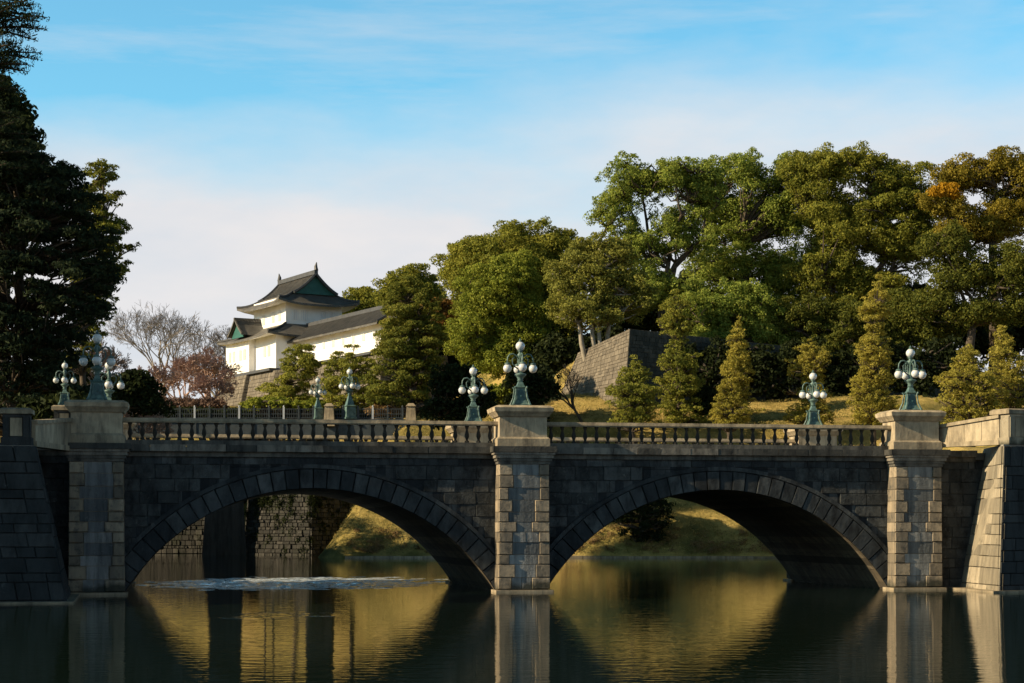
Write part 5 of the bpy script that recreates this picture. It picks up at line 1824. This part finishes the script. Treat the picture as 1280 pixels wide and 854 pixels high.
for i, (px, Y, lb, lobes) in enumerate((
        (6, 134, 'tall dark evergreen far behind the cedar, lowest of the four', [(5, 205, 50, 60), (25, 270, 48, 50), (-20, 260, 50, 60)]),
        (0, 142, 'tall dark evergreen far behind the cedar, leaning over the bank', [(-5, 170, 48, 60), (10, 240, 52, 60), (-40, 230, 52, 64)]),
        (-6, 150, 'tall dark evergreen far behind the cedar, standing before the last one', [(-8, 160, 46, 60), (8, 235, 50, 60), (-45, 225, 50, 64)]),
        (-12, 158, 'tall dark evergreen far behind the cedar, farthest of the four', [(-12, 150, 44, 60), (5, 225, 48, 60), (-45, 215, 50, 64)]))):
    broad_tree('evergreen_tree', lb, px, Y, lobes, 'dark_leaf', clump=1.3, leaf=0.24, n_clump=130, trunk_r=0.45, seed=80 + i, group='tall evergreens on the left bank')
for i, (x, Y, lb) in enumerate(((-30.5, 60.0, 'spreading evergreen on the near left bank beside the dark wing wall'), (-29.5, 69.5, 'spreading evergreen on the left bank at the end of the bridge'))):
    px = HX + x * F / Y
    k = F / Y
    zc_ = [HY - (z_ - EYE) * k for z_ in (9.5, 14.0, 18.0)]
    broad_tree('evergreen_tree', lb, px, Y, [(px - 2.0 * k, zc_[0], 4.0 * k, 4.0 * k), (px + 1.2 * k, zc_[0], 4.0 * k, 4.0 * k), (px, zc_[1], 4.6 * k, 4.2 * k), (px - 0.5 * k, zc_[2], 3.4 * k, 3.4 * k)],
               'dark_leaf', clump=1.3, leaf=0.24, n_clump=130, trunk_r=0.4, seed=84 + i, group='spreading evergreens beyond the left edge')
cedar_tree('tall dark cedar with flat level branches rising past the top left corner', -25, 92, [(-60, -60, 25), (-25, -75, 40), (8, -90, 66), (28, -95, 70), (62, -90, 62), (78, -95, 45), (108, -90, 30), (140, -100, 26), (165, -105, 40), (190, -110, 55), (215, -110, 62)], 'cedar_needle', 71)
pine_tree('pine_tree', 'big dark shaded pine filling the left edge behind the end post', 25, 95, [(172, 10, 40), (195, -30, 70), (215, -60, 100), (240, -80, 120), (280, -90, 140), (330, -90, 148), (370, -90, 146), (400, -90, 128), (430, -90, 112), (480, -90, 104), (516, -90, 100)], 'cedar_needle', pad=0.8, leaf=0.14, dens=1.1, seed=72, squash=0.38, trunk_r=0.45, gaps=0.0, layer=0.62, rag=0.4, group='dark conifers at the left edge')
pine_tree('pine_tree', 'pine with a sunlit yellow-green top standing out on the right of the dark conifers', 112, 104, [(206, 112, 136), (218, 98, 150), (240, 92, 154), (262, 90, 156), (285, 90, 170), (300, 90, 176), (318, 90, 166), (340, 85, 158), (362, 82, 150), (385, 80, 142), (410, 80, 134), (440, 78, 128), (465, 78, 122)], 'dark_pine_needle', pad=0.55, leaf=0.11, dens=1.2, seed=73, squash=0.42, trunk_r=0.3, gaps=0.12, layer=0.8, rag=0.6, group='dark conifers at the left edge')

g = np.random.default_rng(5)
sc_c = []
for _ in range(260):
    px = g.uniform(438, 985)
    if 560 < px < 700:
        continue
    Y = 159.6 + g.uniform(0, 2.2) ** 1.3
    x = gx_(px, Y)
    sc_c.append((x, Y, max(hz(x, Y), 0.2) + 0.1))
sc_c = np.array(sc_c)
so = empty('scrub', tuple(sc_c[0]), 0, 'dry brown scrub along the waterline of the grassy bank', 'scrub')
r_ = g.uniform(0.2, 0.55, len(sc_c))
foliage_mesh('dry_scrub', sc_c - sc_c[0], np.stack([r_ * 1.3, r_, r_ * 0.8], 1), np.full(len(sc_c), 60), 0.09, 'dry_leaf', so, shape='tuft', seed=6)
so['kind'] = 'stuff'
for c in so.children:
    c['kind'] = 'stuff'
g = np.random.default_rng(23)
iv = []
for _ in range(90):
    f, zz = g.random(), abs(g.normal()) * 2.0
    px, Y = (306 + f * 82, 178.3 - f * 3.1) if g.random() < 0.6 else (388 + f * 58, 175.2 + f * 3.8)
    iv.append((gx_(px, Y), Y - 0.1 + 0.1 * (6 - zz), max(0.3, 6.3 - zz * 1.3)))
iv = np.array(iv)
io = empty('creeper', tuple(iv[0]), 0, 'dark creeper hanging over the rough stone abutment under the iron bridge', 'creeper')
ir = g.uniform(0.2, 0.6, len(iv))
foliage_mesh('foliage', iv - iv[0], np.stack([ir, ir * 0.4, ir * 1.3], 1), np.full(len(iv), 90), 0.09, 'dark_leaf', io, seed=24)
g = np.random.default_rng(15)
gxx, gyy = g.uniform(-16, 34, 24000), 159.3 + g.uniform(0, 1, 24000) * 29
gzz = height(gxx, gyy)
ok = gzz > 0.25
gc = np.stack([gxx, gyy, gzz + 0.05], 1)[ok]
gr_ = g.uniform(0.06, 0.16, len(gc))
mot = np.sin(gc[:, 0] * 0.5 + 1.3) + np.sin(gc[:, 1] * 0.7) + g.normal(scale=0.8, size=len(gc))
go = empty('grass_tufts', tuple(gc[0]), 0, 'short yellow and green winter grass on the bank', 'grass')
go['kind'] = 'stuff'
for nm_, mk, mt_ in (('dry_grass', mot > 0.2, 'straw_leaf'), ('green_grass', mot <= 0.2, 'turf_leaf')):
    q_ = foliage_mesh(nm_, gc[mk] - gc[0], np.stack([gr_[mk], gr_[mk], gr_[mk] * 1.2], 1), np.full(int(mk.sum()), 5), 0.085, mt_, go, shape='needle', up=0.9, seed=16)
    q_['kind'] = 'stuff'
